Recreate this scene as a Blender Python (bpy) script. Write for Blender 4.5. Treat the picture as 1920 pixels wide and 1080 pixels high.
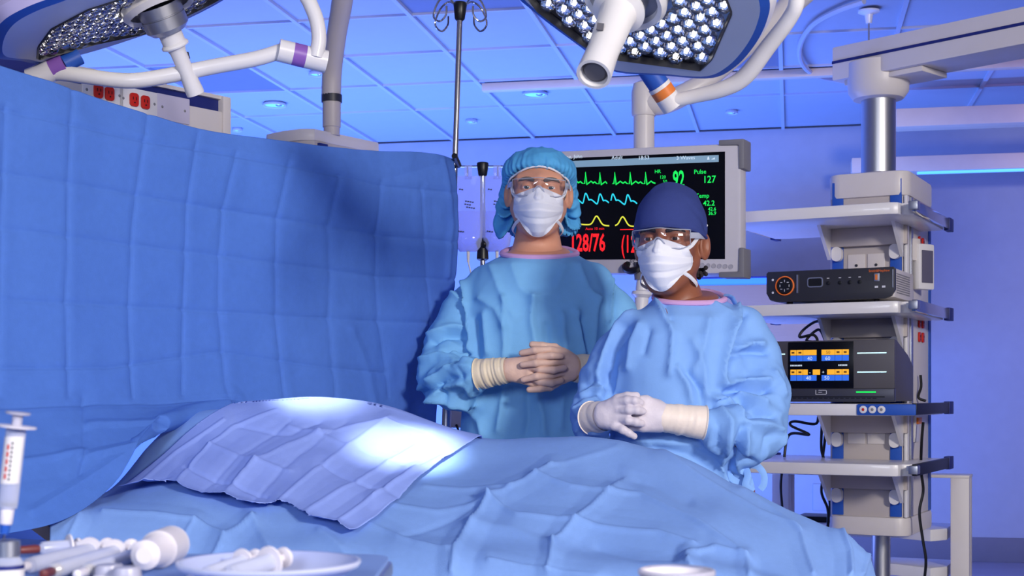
import bpy, bmesh, math, random
import numpy as np
from mathutils import Vector, Matrix, noise as mnoise

for _o in list(bpy.data.objects):
    bpy.data.objects.remove(_o)
SC = bpy.context.scene
COL = SC.collection
random.seed(7)
RNG = np.random.default_rng(7)

# ------------------------------------------------------------------ camera
F = 2600.0          # focal length in pixels of the 1920 px wide frame
HY = 740.0          # row of the horizon
CZ = 1.10           # camera height
cam_d = bpy.data.cameras.new('camera')
cam = bpy.data.objects.new('camera', cam_d)
COL.objects.link(cam)
cam.location = (0, 0, CZ)
cam.rotation_euler = (math.pi / 2, 0, 0)
cam_d.sensor_width = 36.0
cam_d.lens = F / 1920 * 36.0
cam_d.shift_y = (HY - 540) / 1920
cam_d.clip_start = 0.05
cam_d.dof.use_dof = True
cam_d.dof.focus_distance = 3.35
cam_d.dof.aperture_fstop = 14.0
SC.camera = cam
SC.view_settings.view_transform = 'Standard'
SC.view_settings.look = 'None'
SC.view_settings.gamma = 1.0
SC.view_settings.exposure = 0.0
SC.view_settings.use_curve_mapping = False
SC.cycles.max_bounces = 8
SC.cycles.transparent_max_bounces = 16
SC.cycles.sample_clamp_indirect = 6.0

def lin(c):
    return tuple((x / 12.92 if x <= 0.04045 else ((x + 0.055) / 1.055) ** 2.4) for x in (v / 255.0 for v in c))

# ------------------------------------------------------------------ world and lights
W = bpy.data.worlds.new('world')
SC.world = W
W.use_nodes = True
bg = W.node_tree.nodes['Background']
bg.inputs[0].default_value = (0.20, 0.28, 0.95, 1)
bg.inputs[1].default_value = 0.18

def area(name, loc, target, sx, sy, power, col, spread=180):
    d = bpy.data.lights.new(name, 'AREA')
    d.shape = 'RECTANGLE'
    d.size, d.size_y = sx, sy
    d.energy = power
    d.color = col
    d.spread = math.radians(spread)
    o = bpy.data.objects.new(name, d)
    COL.objects.link(o)
    o.location = loc
    o.rotation_euler = (Vector(target) - Vector(loc)).to_track_quat('-Z', 'Y').to_euler()
    return o

def spot(name, loc, target, power, angle, blend, col=(1, 1, 1), rad=0.04):
    d = bpy.data.lights.new(name, 'SPOT')
    d.energy = power
    d.spot_size = math.radians(angle)
    d.spot_blend = blend
    d.shadow_soft_size = rad
    d.color = col
    o = bpy.data.objects.new(name, d)
    COL.objects.link(o)
    o.location = loc
    o.rotation_euler = (Vector(target) - Vector(loc)).to_track_quat('-Z', 'Y').to_euler()
    return o

BLUE = (0.075, 0.23, 1.0)
VIOLET = (0.42, 0.27, 1.0)
area('key_light', (2.7, -2.0, 2.75), (0.15, 3.5, 1.2), 0.75, 0.75, 340, (1.0, 0.94, 0.87))
area('soft_light', (-1.2, -2.2, 2.3), (0.1, 3.4, 1.1), 1.2, 1.0, 78, (0.80, 0.86, 1.0))
area('blue_wall_wash', (-1.2, 8.0, 0.25), (-0.8, 9.9, 2.2), 5.6, 0.4, 360, BLUE)
area('blue_ceiling_wash', (-1.8, 6.6, 0.4), (-1.3, 7.7, 2.9), 5.0, 1.2, 190, (0.19, 0.29, 1.0))
area('violet_wall_wash', (3.9, 6.2, 2.2), (3.8, 9.0, 1.0), 1.4, 0.8, 24, VIOLET)

# ------------------------------------------------------------------ pixel helpers
def P(px, py, D):
    """point of the place seen at pixel (px, py) standing D metres in front of the camera"""
    return np.array([(px - 960) / F * D, D, CZ + (HY - py) / F * D])

def proj(V):
    V = np.asarray(V, float)
    return np.stack([960 + V[..., 0] / V[..., 1] * F, HY - (V[..., 2] - CZ) / V[..., 1] * F], -1)

def on_plane(px, py, o, n):
    d = P(px, py, 1.0) - np.array([0, 0, CZ])
    c = np.array([0, 0, CZ])
    t = np.dot(np.asarray(o) - c, n) / np.dot(d, n)
    return c + d * t

def nrm(v):
    v = np.asarray(v, float)
    return v / np.linalg.norm(v)

# ------------------------------------------------------------------ materials
MATS = {}
def mat(name, col, rough=0.5, metal=0.0, var=0.06, scale=12.0, bump=0.0, bscale=60.0, emit=None, estr=0.0,
        trans=0.0, alpha=1.0, ior=1.45, sss=0.0, spec=0.5, coat=0.0, stretch=None, sheen=0.0, wrinkle=0.0):
    if name in MATS:
        return MATS[name]
    m = bpy.data.materials.new(name)
    m.use_nodes = True
    nt = m.node_tree
    b = nt.nodes['Principled BSDF']
    c = lin(col)
    tc = nt.nodes.new('ShaderNodeTexCoord')
    mp = nt.nodes.new('ShaderNodeMapping')
    nt.links.new(tc.outputs['Object'], mp.inputs[0])
    if stretch:
        mp.inputs['Scale'].default_value = stretch
    nz = nt.nodes.new('ShaderNodeTexNoise')
    nz.inputs['Scale'].default_value = scale
    nz.inputs['Detail'].default_value = 5
    nt.links.new(mp.outputs[0], nz.inputs['Vector'])
    rp = nt.nodes.new('ShaderNodeMix')
    rp.data_type = 'RGBA'
    rp.inputs['A'].default_value = tuple(max(0, x * (1 - var)) for x in c) + (1,)
    rp.inputs['B'].default_value = tuple(min(1, x * (1 + var)) for x in c) + (1,)
    nt.links.new(nz.outputs['Fac'], rp.inputs['Factor'])
    nt.links.new(rp.outputs['Result'], b.inputs['Base Color'])
    b.inputs['Roughness'].default_value = rough
    b.inputs['Metallic'].default_value = metal
    b.inputs['IOR'].default_value = ior
    b.inputs['Specular IOR Level'].default_value = spec
    b.inputs['Transmission Weight'].default_value = trans
    b.inputs['Alpha'].default_value = alpha
    b.inputs['Coat Weight'].default_value = coat
    if sss:
        b.inputs['Subsurface Weight'].default_value = sss
        b.inputs['Subsurface Radius'].default_value = (0.012, 0.005, 0.003)
        b.inputs['Subsurface Scale'].default_value = 0.6
    if emit is not None:
        b.inputs['Emission Color'].default_value = lin(emit) + (1,)
        b.inputs['Emission Strength'].default_value = estr
    if bump:
        n2 = nt.nodes.new('ShaderNodeTexNoise')
        n2.inputs['Scale'].default_value = bscale
        n2.inputs['Detail'].default_value = 6
        nt.links.new(mp.outputs[0], n2.inputs['Vector'])
        bp = nt.nodes.new('ShaderNodeBump')
        bp.inputs['Strength'].default_value = bump
        bp.inputs['Distance'].default_value = 0.004
        nt.links.new(n2.outputs['Fac'], bp.inputs['Height'])
        if wrinkle:
            # soft crumpling of the cloth: two crossed ridge fields
            n3 = nt.nodes.new('ShaderNodeTexNoise')
            n3.noise_type = 'RIDGED_MULTIFRACTAL'
            n3.inputs['Scale'].default_value = 5.0
            n3.inputs['Detail'].default_value = 2.0
            nt.links.new(mp.outputs[0], n3.inputs['Vector'])
            b2 = nt.nodes.new('ShaderNodeBump')
            b2.inputs['Strength'].default_value = wrinkle
            b2.inputs['Distance'].default_value = 0.02
            nt.links.new(n3.outputs['Fac'], b2.inputs['Height'])
            nt.links.new(b2.outputs[0], bp.inputs['Normal'])
        nt.links.new(bp.outputs[0], b.inputs['Normal'])
    MATS[name] = m
    return m

def clear_mat(name, col, t=0.85, rough=0.03):
    """thin clear plastic: mostly transparent, the rest a glossy film"""
    if name in MATS:
        return MATS[name]
    m = bpy.data.materials.new(name)
    m.use_nodes = True
    nt = m.node_tree
    nt.nodes.clear()
    out = nt.nodes.new('ShaderNodeOutputMaterial')
    tr = nt.nodes.new('ShaderNodeBsdfTransparent')
    tr.inputs[0].default_value = lin(col) + (1,)
    pb = nt.nodes.new('ShaderNodeBsdfPrincipled')
    pb.inputs['Base Color'].default_value = lin(col) + (1,)
    pb.inputs['Roughness'].default_value = rough
    lw = nt.nodes.new('ShaderNodeLayerWeight')
    lw.inputs[0].default_value = 0.35
    mr = nt.nodes.new('ShaderNodeMapRange')
    mr.inputs['To Min'].default_value = 1 - t
    mr.inputs['To Max'].default_value = min(1.0, 1 - t + 0.55)
    nt.links.new(lw.outputs['Facing'], mr.inputs['Value'])
    mx = nt.nodes.new('ShaderNodeMixShader')
    nt.links.new(mr.outputs[0], mx.inputs[0])
    nt.links.new(tr.outputs[0], mx.inputs[1])
    nt.links.new(pb.outputs[0], mx.inputs[2])
    nt.links.new(mx.outputs[0], out.inputs[0])
    MATS[name] = m
    return m

def film_mat(name, col, base=.03, rough=.02):
    """clear hard plastic: transparent with a mirror-like film that grows towards grazing angles"""
    m = bpy.data.materials.new(name)
    m.use_nodes = True
    nt = m.node_tree
    nt.nodes.clear()
    out = nt.nodes.new('ShaderNodeOutputMaterial')
    tr = nt.nodes.new('ShaderNodeBsdfTransparent')
    tr.inputs[0].default_value = lin(col) + (1,)
    gl = nt.nodes.new('ShaderNodeBsdfGlossy')
    gl.inputs['Roughness'].default_value = rough
    fz = nt.nodes.new('ShaderNodeFresnel')
    fz.inputs[0].default_value = 1.22
    ad = nt.nodes.new('ShaderNodeMath')
    ad.inputs[1].default_value = base
    nt.links.new(fz.outputs[0], ad.inputs[0])
    mx = nt.nodes.new('ShaderNodeMixShader')
    nt.links.new(ad.outputs[0], mx.inputs[0])
    nt.links.new(tr.outputs[0], mx.inputs[1])
    nt.links.new(gl.outputs[0], mx.inputs[2])
    nt.links.new(mx.outputs[0], out.inputs[0])
    return m

M = dict(
    wall=mat('wall_paint', (150, 152, 164), .75, bump=.05),
    ceil=mat('ceiling_tile', (172, 173, 184), .85, bump=.25, bscale=160, var=.03),
    ceil_dark=mat('dark_diffuser', (120, 122, 138), .5),
    bar=mat('grid_bar', (182, 183, 194), .6),
    floor=mat('floor_vinyl', (150, 152, 170), .3, var=.12, scale=5),
    base=mat('baseboard_grey', (98, 98, 112), .6),
    white=mat('white_enamel', (226, 222, 222), .32, var=.03, coat=.2),
    cream=mat('cream_enamel', (214, 206, 202), .38, var=.04),
    warm=mat('warm_grey_panel', (186, 176, 172), .45, var=.04),
    grey=mat('grey_plastic', (126, 124, 130), .5),
    silver=mat('brushed_silver', (188, 188, 192), .38, 1.0, stretch=(1, 1, .05), scale=40),
    chrome=mat('chrome', (214, 210, 206), .12, 1.0, var=.02),
    black=mat('black_plastic', (16, 16, 20), .38),
    dark=mat('charcoal_plastic', (46, 46, 54), .42),
    navy=mat('navy_trim', (28, 38, 110), .45),
    blue=mat('blue_trim', (36, 84, 178), .45, var=.04),
    orange=mat('orange_band', (222, 122, 50), .4),
    purple=mat('purple_band', (138, 92, 178), .4),
    red=mat('red_outlet', (196, 34, 20), .4),
    cable=mat('black_cable', (14, 14, 18), .45),
    drape=mat('drape_blue', (130, 167, 230), .78, var=.05, scale=90, bump=.12, bscale=420, spec=.25),
    curtain=mat('curtain_blue', (80, 120, 200), .8, var=.07, scale=60, bump=.12, bscale=380, spec=.2, wrinkle=.2),
    overlay=mat('overlay_blue', (146, 168, 238), .78, var=.04, scale=90, bump=.1, bscale=420, spec=.25),
    gown=mat('gown_blue', (122, 181, 228), .72, var=.04, scale=60, bump=.08, bscale=380, spec=.3, wrinkle=.3),
    gown2=mat('gown_blue_b', (130, 173, 232), .72, var=.04, scale=60, bump=.08, bscale=380, spec=.3, wrinkle=.3),
    trim=mat('lilac_binding', (206, 160, 206), .8, bump=.2, bscale=300),
    skin_m=mat('skin_light', (208, 148, 120), .5, var=.10, scale=30, sss=.15, bump=.10, bscale=260),
    skin_w=mat('skin_brown', (142, 86, 62), .46, var=.08, scale=30, sss=.1, bump=.08, bscale=260),
    cap_m=mat('bouffant_blue', (82, 164, 216), .75, var=.08, scale=40, bump=.12, bscale=260),
    cap_w=mat('navy_cotton', (56, 68, 128), .85, var=.06, scale=80, bump=.15, bscale=500, spec=.2),
    mask=mat('mask_white', (232, 232, 240), .8, var=.02, bump=.1, bscale=500),
    strap=mat('strap_white', (226, 226, 232), .8),
    glove_m=mat('latex_tan', (214, 178, 160), .5, var=.06, scale=50, bump=.15, bscale=200),
    cuff_m=mat('latex_cream', (236, 218, 186), .5, var=.05, scale=50, bump=.12, bscale=160),
    glove_w=mat('latex_pale', (216, 206, 214), .48, var=.05, scale=50, bump=.15, bscale=200),
    cuff_w=mat('latex_cream_pale', (242, 226, 212), .5, var=.04, scale=50, bump=.12, bscale=160),
    hair_g=mat('grey_hair', (112, 104, 100), .8, bump=.5, bscale=400),
    hair_d=mat('dark_hair', (34, 28, 36), .8, bump=.6, bscale=300),
    eyewhite=mat('eye_white', (226, 216, 212), .15),
    iris=mat('iris_brown', (62, 46, 38), .1),
    iris_g=mat('iris_grey', (70, 84, 98), .1),
    lens=film_mat('clear_lens', (254, 254, 255), .025, .02),
    lensrim=clear_mat('clear_rim', (228, 232, 244), .72, .06),
    bag=clear_mat('clear_bag', (222, 228, 252), .76, .06),
    fluid=clear_mat('clear_fluid', (230, 235, 255), .80, .04),
    plastic=clear_mat('clear_plastic', (222, 226, 246), .60, .12),
    frost=mat('frosted_plastic', (206, 204, 222), .35, alpha=1, trans=.35),
    tubewhite=mat('syringe_white', (222, 216, 224), .35),
    amber=mat('amber_fluid', (186, 146, 24), .3),
    maroon=mat('maroon_cap', (104, 44, 44), .45),
    paper=mat('paper_label', (226, 220, 220), .7),
    redprint=mat('red_print', (206, 74, 66), .6),
    blackprint=mat('black_print', (40, 40, 46), .6),
    greyprint=mat('grey_print', (112, 108, 116), .6),
    rubber=mat('grey_rubber', (92, 90, 98), .6),
    trimbeam=mat('beam_paint', (214, 190, 168), .5),
    console=mat('console_grey', (84, 80, 84), .42, .2),
    screen=mat('black_screen', (5, 5, 12), .25, spec=.3),
    brown=mat('brown_laminate', (170, 134, 112), .5, stretch=(1, 1, 8)),
)
def emis(name, col, s):
    return mat(name, col, .4, emit=col, estr=s)
M['e_green'] = emis('led_green', (20, 210, 80), .9)
M['e_cyan'] = emis('led_cyan', (40, 190, 205), .9)
M['e_yellow'] = emis('led_yellow', (205, 205, 60), .9)
M['e_red'] = emis('led_red', (235, 30, 34), .95)
M['e_bar'] = emis('status_bar', (120, 150, 170), .5)
M['e_bart'] = emis('status_text', (200, 215, 225), .6)
M['e_white'] = emis('led_white', (190, 235, 240), 1.2)
M['e_orange'] = emis('ui_orange', (222, 158, 40), .8)
M['e_blue'] = emis('ui_blue', (44, 96, 196), .8)
M['e_strip'] = emis('cove_strip', (60, 130, 255), 3.0)
M['e_down'] = emis('downlight_lens', (110, 190, 255), 1.0)
M['e_led'] = emis('led_chip', (255, 250, 240), 3.5)
M['o_print'] = mat('orange_print', (224, 108, 40), .5, emit=(224, 108, 40), estr=.15)
M['w_print'] = mat('white_print', (216, 216, 222), .5)

# ------------------------------------------------------------------ mesh builder
class MB:
    def __init__(s):
        s.v, s.f, s.m, s.n, s.cur = [], [], [], 0, 0
    def add(s, verts, faces):
        verts = np.asarray(verts, float).reshape(-1, 3)
        s.v.append(verts)
        for f in faces:
            s.f.append(tuple(int(i) + s.n for i in f))
            s.m.append(s.cur)
        s.n += len(verts)
        return s
    def use(s, i):
        s.cur = i
        return s
    def fbox(s, o, ax, rx, ry, rz):
        o = np.asarray(o, float)
        c = [o + ax[0] * x + ax[1] * y + ax[2] * z for x in rx for y in ry for z in rz]
        q = [(0, 1, 3, 2), (4, 6, 7, 5), (0, 4, 5, 1), (2, 3, 7, 6), (0, 2, 6, 4), (1, 5, 7, 3)]
        return s.add(c, q)
    def box(s, lo, hi):
        return s.fbox((0, 0, 0), np.eye(3), (lo[0], hi[0]), (lo[1], hi[1]), (lo[2], hi[2]))
    def tube(s, pts, r, n=12, caps=True, flat=1.0, up=None, closed=False):
        pts = np.asarray(pts, float)
        k = len(pts)
        r = np.full(k, r) if np.isscalar(r) else np.asarray(r, float)
        if closed:
            T = np.roll(pts, -1, 0) - np.roll(pts, 1, 0)
        else:
            T = np.gradient(pts, axis=0)
        T /= np.linalg.norm(T, axis=1)[:, None] + 1e-12
        a = np.array([0, 0, 1.0]) if up is None else np.asarray(up, float)
        if abs(np.dot(a, T[0])) > .95:
            a = np.array([1.0, 0, 0])
        N = a - T[0] * np.dot(a, T[0])
        N /= np.linalg.norm(N)
        ring = []
        th = np.arange(n) * 2 * math.pi / n
        for i in range(k):
            N = N - T[i] * np.dot(N, T[i])
            N /= np.linalg.norm(N) + 1e-12
            B = np.cross(T[i], N)
            ring.append(pts[i] + r[i] * (np.cos(th)[:, None] * N * flat + np.sin(th)[:, None] * B))
        V = np.concatenate(ring)
        fs = []
        for i in range(k if closed else k - 1):
            for j in range(n):
                j2 = (j + 1) % n
                i2 = (i + 1) % k
                fs.append((i * n + j, i * n + j2, i2 * n + j2, i2 * n + j))
        if caps and not closed:
            fs.append(tuple(range(n))[::-1])
            fs.append(tuple((k - 1) * n + j for j in range(n)))
        return s.add(V, fs)
    def cyl(s, a, b, r, n=24, r2=None):
        return s.tube([a, b], [r, r if r2 is None else r2], n)
    def lathe(s, prof, o, ax, n=32, caps=True):
        ax = nrm(ax)
        t = np.array([1.0, 0, 0]) if abs(ax[0]) < .8 else np.array([0, 1.0, 0])
        u = nrm(np.cross(ax, t))
        w = np.cross(ax, u)
        th = np.arange(n) * 2 * math.pi / n
        V, fs = [], []
        for (r, h) in prof:
            V.append(np.asarray(o) + ax * h + r * (np.cos(th)[:, None] * u + np.sin(th)[:, None] * w))
        k = len(prof)
        for i in range(k - 1):
            for j in range(n):
                j2 = (j + 1) % n
                fs.append((i * n + j, i * n + j2, (i + 1) * n + j2, (i + 1) * n + j))
        if caps:
            fs.append(tuple(range(n))[::-1])
            fs.append(tuple((k - 1) * n + j for j in range(n)))
        return s.add(np.concatenate(V), fs)
    def prism(s, poly, vec):
        poly = np.asarray(poly, float)
        k = len(poly)
        V = np.concatenate([poly, poly + np.asarray(vec, float)])
        fs = [tuple(range(k))[::-1], tuple(range(k, 2 * k))]
        fs += [(i, (i + 1) % k, k + (i + 1) % k, k + i) for i in range(k)]
        return s.add(V, fs)
    def grid(s, G, cu=False, cv=False, flip=False):
        G = np.asarray(G, float)
        a, b = G.shape[:2]
        fs = []
        for i in range(a if cu else a - 1):
            for j in range(b if cv else b - 1):
                q = (i * b + j, ((i + 1) % a) * b + j, ((i + 1) % a) * b + (j + 1) % b, i * b + (j + 1) % b)
                fs.append(q[::-1] if flip else q)
        return s.add(G.reshape(-1, 3), fs)
    def ball(s, c, r, n=16, k=10, ax=(0, 0, 1)):
        r = np.broadcast_to(np.asarray(r, float), 3)
        V, fs = [], []
        for i in range(k + 1):
            ph = math.pi * i / k
            for j in range(n):
                th = 2 * math.pi * j / n
                V.append((math.sin(ph) * math.cos(th) * r[0], math.sin(ph) * math.sin(th) * r[1], math.cos(ph) * r[2]))
        for i in range(k):
            for j in range(n):
                fs.append((i * n + j, (i + 1) * n + j, (i + 1) * n + (j + 1) % n, i * n + (j + 1) % n))
        return s.add(np.array(V) + np.asarray(c), fs)

ORG = {}
def empty(name, loc, label, cat, group=None):
    o = bpy.data.objects.new(name, None)
    COL.objects.link(o)
    o.location = [float(x) for x in loc]
    o.empty_display_size = .1
    o['label'] = label
    o['category'] = cat
    if group:
        o['group'] = group
    ORG[o.name] = np.asarray(loc, float)
    return o

def make_mesh(name, V, faces, mats, midx=None, smooth=True, sharp=35, bevel=0.0, org=None):
    V = np.asarray(V, float)
    if org is not None:
        V = V - org
    me = bpy.data.meshes.new(name)
    me.from_pydata(V.tolist(), [], faces)
    for m in (mats if isinstance(mats, (list, tuple)) else [mats]):
        me.materials.append(m)
    if midx is not None:
        me.polygons.foreach_set('material_index', midx)
    bm = bmesh.new()
    bm.from_mesh(me)
    bmesh.ops.remove_doubles(bm, verts=bm.verts, dist=1e-6)
    bmesh.ops.recalc_face_normals(bm, faces=bm.faces)
    if bevel:
        es = [e for e in bm.edges if len(e.link_faces) == 2 and e.calc_face_angle(0) > .6]
        bmesh.ops.bevel(bm, geom=es, offset=bevel, segments=2, profile=.6, affect='EDGES', clamp_overlap=True)
    bm.to_mesh(me)
    bm.free()
    if smooth:
        me.polygons.foreach_set('use_smooth', [True] * len(me.polygons))
        if sharp:
            me.set_sharp_from_angle(angle=math.radians(sharp))
    me.update()
    return me

def link(name, me, parent=None, label=None, cat=None, group=None, kind=None):
    o = bpy.data.objects.new(name, me)
    COL.objects.link(o)
    if parent is not None:
        o.parent = parent
    if label: o['label'] = label
    if cat: o['category'] = cat
    if group: o['group'] = group
    if kind: o['kind'] = kind
    return o

def part(name, mb, mats, parent, label=None, bevel=0.0, smooth=True, sharp=35, kind=None):
    org = ORG[parent.name]
    me = make_mesh(name, np.concatenate(mb.v), mb.f, mats, mb.m, smooth, sharp, bevel, org)
    o = link(name, me, parent, label=label, kind=kind)
    ORG[o.name] = org
    return o

def single(name, mb, mats, label, cat, group=None, kind=None, bevel=0.0, smooth=True, sharp=35, org=(0, 0, 0)):
    org = np.asarray(org, float)
    me = make_mesh(name, np.concatenate(mb.v), mb.f, mats, mb.m, smooth, sharp, bevel, org)
    o = link(name, me, None, label, cat, group, kind)
    o.location = org
    ORG[o.name] = org
    return o

def structure(name, mb, mats, bevel=0.0, label=None):
    me = make_mesh(name, np.concatenate(mb.v), mb.f, mats, mb.m, True, 35, bevel)
    o = link(name, me, None, kind='structure', label=label)
    ORG[o.name] = np.zeros(3)
    return o

def text_geo(s, o, right, up, size, xs=1.0, align='LEFT', bold=0.0):
    """flat lettering on the plane (right, up) with its baseline start at o"""
    cu = bpy.data.curves.new('lettering', 'FONT')
    cu.body = s
    cu.size = 1.0
    cu.align_x = align
    cu.resolution_u = 2
    cu.offset = bold
    ob = bpy.data.objects.new('lettering', cu)
    COL.objects.link(ob)
    dg = bpy.context.evaluated_depsgraph_get()
    me = ob.evaluated_get(dg).to_mesh()
    V = np.array([v.co for v in me.vertices]).reshape(-1, 3)
    fs = [tuple(p.vertices) for p in me.polygons]
    ob.evaluated_get(dg).to_mesh_clear()
    bpy.data.objects.remove(ob)
    bpy.data.curves.remove(cu)
    if len(V) == 0:
        return np.zeros((0, 3)), []
    W_ = np.asarray(o) + V[:, :1] * size * xs * np.asarray(right) + V[:, 1:2] * size * np.asarray(up)
    return W_, fs

def text(mb, *a, **k):
    v, f = text_geo(*a, **k)
    if len(v):
        mb.add(v, f)
    return mb

def cr(Pn, m, closed=False):
    """Catmull-Rom resampling of the first axis to m samples"""
    Pn = np.asarray(Pn, float)
    n = len(Pn)
    t = np.linspace(0, n - 1, m) if not closed else np.linspace(0, n, m, endpoint=False)
    i = np.floor(t).astype(int)
    if not closed:
        i = np.minimum(i, n - 2)
    u = (t - i).reshape((-1,) + (1,) * (Pn.ndim - 1))
    if closed:
        g = lambda k: Pn[(i + k) % n]
    else:
        ext = np.concatenate([[2 * Pn[0] - Pn[1]], Pn, [2 * Pn[-1] - Pn[-2]]])
        g = lambda k: ext[i + k + 1]
    p0, p1, p2, p3 = g(-1), g(0), g(1), g(2)
    return .5 * (2 * p1 + (p2 - p0) * u + (2 * p0 - 5 * p1 + 4 * p2 - p3) * u ** 2 + (3 * p1 - p0 - 3 * p2 + p3) * u ** 3)

def grid_normals(G):
    du = np.gradient(G, axis=0)
    dv = np.gradient(G, axis=1)
    n = np.cross(du, dv)
    return n / (np.linalg.norm(n, axis=-1, keepdims=True) + 1e-12)

def seg_dist(Q, pts):
    """distance of 2-D points Q (.., 2) to a polyline, and the position 0..1 along it"""
    best = np.full(Q.shape[:-1], 1e9)
    for a, b in zip(pts[:-1], pts[1:]):
        a, b = np.asarray(a, float), np.asarray(b, float)
        d = b - a
        t = np.clip(((Q - a) @ d) / (d @ d), 0, 1)
        best = np.minimum(best, np.linalg.norm(Q - (a + t[..., None] * d), axis=-1))
    return best

def vnoise(V, scale, seed=0.0):
    V = np.asarray(V, float)
    sh = V.shape[:-1]
    Q = (V.reshape(-1, 3) * scale + seed).tolist()
    return np.array([mnoise.noise(q) for q in Q]).reshape(sh)

# ================================================================== the room
CEIL = 2.90
YAW = math.radians(11.4)
EU = np.array([math.sin(YAW), math.cos(YAW), 0])       # away from the camera
EV = np.array([math.cos(YAW), -math.sin(YAW), 0])      # to the right
EZ = np.array([0, 0, 1.0])
B0 = np.array([0.15, 9.73, 0])
AX = [EV, EU, EZ]
structure('floor', MB().fbox(B0, AX, (-6.0, 5.6), (-11.0, .1), (-.1, 0)), M['floor'])
structure('wall_back', MB().fbox(B0, AX, (-6.0, 5.6), (0, .12), (0, CEIL)), M['wall'])
structure('wall_right', MB().fbox(B0, AX, (5.6, 5.72), (-11.0, .12), (0, CEIL)), M['wall'])
structure('wall_left', MB().fbox(B0, AX, (-6.12, -6.0), (-11.0, .12), (0, CEIL)), M['wall'])
structure('baseboard_back', MB().fbox(B0, AX, (-6.0, 5.6), (-.015, 0), (0, .16)), M['base'], bevel=.003)
structure('baseboard_right', MB().fbox(B0, AX, (5.585, 5.6), (-11.0, 0), (0, .16)), M['base'], bevel=.003)
ceiling = structure('ceiling', MB().fbox(B0, AX, (-6.0, 5.6), (-11.0, .12), (CEIL + .03, CEIL + .12)), M['wall'])
TW, TD = .573, .71
VL = [i * TW for i in range(-10, 10)]
UL = [0.0, -1.07] + [-1.07 - TD * i for i in range(1, 13)]
def ceil_cell(px, py):
    q = on_plane(px, py, (0, 0, CEIL), (0, 0, 1.0)) - B0
    return q @ EV, q @ EU
dark_px = [(880, 8), (470, 155), (1437, 90)]
dark_cells = [ceil_cell(*p) for p in dark_px]
tile_cache = {}
for i in range(len(VL) - 1):
    for j in range(len(UL) - 1):
        v0, v1, u0, u1 = VL[i], VL[i + 1], UL[j + 1], UL[j]
        dk = any(v0 < a < v1 and u0 < b < u1 for a, b in dark_cells)
        key = (round(u1 - u0, 3), dk)
        if key not in tile_cache:
            mb = MB().fbox((0, 0, 0), AX, (-TW / 2 + .004, TW / 2 - .004), (-(u1 - u0) / 2 + .004, (u1 - u0) / 2 - .004), (0, .02))
            tile_cache[key] = make_mesh('ceiling_tile', mb.v[0], mb.f, M['ceil_dark'] if dk else M['ceil'], smooth=False)
        o = link('ceiling_tile', tile_cache[key], ceiling)
        c = B0 + EV * (v0 + v1) / 2 + EU * (u0 + u1) / 2
        o.location = (c[0], c[1], CEIL + .012)
for v in VL:
    o = part('grid_bar', MB().fbox(B0, AX, (v - .011, v + .011), (-9.8, 0), (CEIL - .004, CEIL + .012)), M['bar'], ceiling)
for u in UL[1:]:
    o = part('grid_bar', MB().fbox(B0, AX, (-5.8, 5.6), (u - .007, u + .007), (CEIL, CEIL + .012)), M['bar'], ceiling)

def downlight(px, py, r, label):
    c = on_plane(px, py, (0, 0, CEIL), (0, 0, 1.0))
    e = empty('downlight', c, label, 'downlight', 'recessed ceiling downlights')
    part('trim_ring', MB().lathe([(r, -.008), (r, .0), (r * .82, .012), (r * .78, .012), (r * .80, -.006), (r * .96, -.012), (r, -.008)], c, (0, 0, 1), 32, caps=False), M['bar'], e)
    part('lens', MB().lathe([(r * .78, -.004), (r * .5, .001), (.001, .003)], c, (0, 0, 1), 24), M['e_down'], e)
    part('reflector', MB().ball(c + np.array([r * .35, 0, 0]), (r * .3, r * .3, .012)), M['silver'], e)
downlight(515, 196, .075, 'large round recessed downlight left of the grey ceiling column')
downlight(1003, 176, .078, 'large round recessed downlight right of the tall drip pole')
downlight(884, 227, .04, 'small recessed downlight beside the tall drip pole above the drip bags')
downlight(445, 243, .036, 'small recessed downlight low beside the red-outlet supply head')
downlight(1372, 210, .04, 'small recessed downlight above the top right corner of the monitor')
downlight(594, 138, .045, 'small recessed downlight under the purple-banded elbow of the left lamp')

# curtain track, ceiling rail and cove beams
q = [on_plane(x, y, (0, 0, CEIL), (0, 0, 1.0)) - EZ * .02 for x, y in
     [(1620, -6), (1570, 12), (1525, 38), (1502, 72), (1500, 102), (1515, 125), (1545, 140), (1620, 150)]]
structure('trim_1', MB().tube(cr(q, 48), .014, 8), M['bar'])
a, b = ceil_cell(905, 158), ceil_cell(1610, 133)
structure('trim_2', MB().fbox(B0, AX, (a[0], 4.5), (a[1] - .03, a[1] + .03), (CEIL - .045, CEIL)), M['trimbeam'], bevel=.006)
c0 = P(1680, 221, 8.0)
structure('trim_3', MB().fbox((c0[0], c0[1], 0), AX, (0, 2.8), (0, .16), (2.645, 2.75)), M['trimbeam'], bevel=.005)
c1 = P(1597, 311, 8.7)
t4 = structure('trim_4', MB().fbox((c1[0], c1[1], 0), AX, (0, 2.2), (0, .16), (2.49, 2.585)), M['trimbeam'], bevel=.005)
part('cove_strip', MB().fbox((c1[0], c1[1], 0), AX, (.4, 2.2), (.02, .06), (2.478, 2.489)), M['e_strip'], t4, label='glowing blue light strip')
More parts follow.
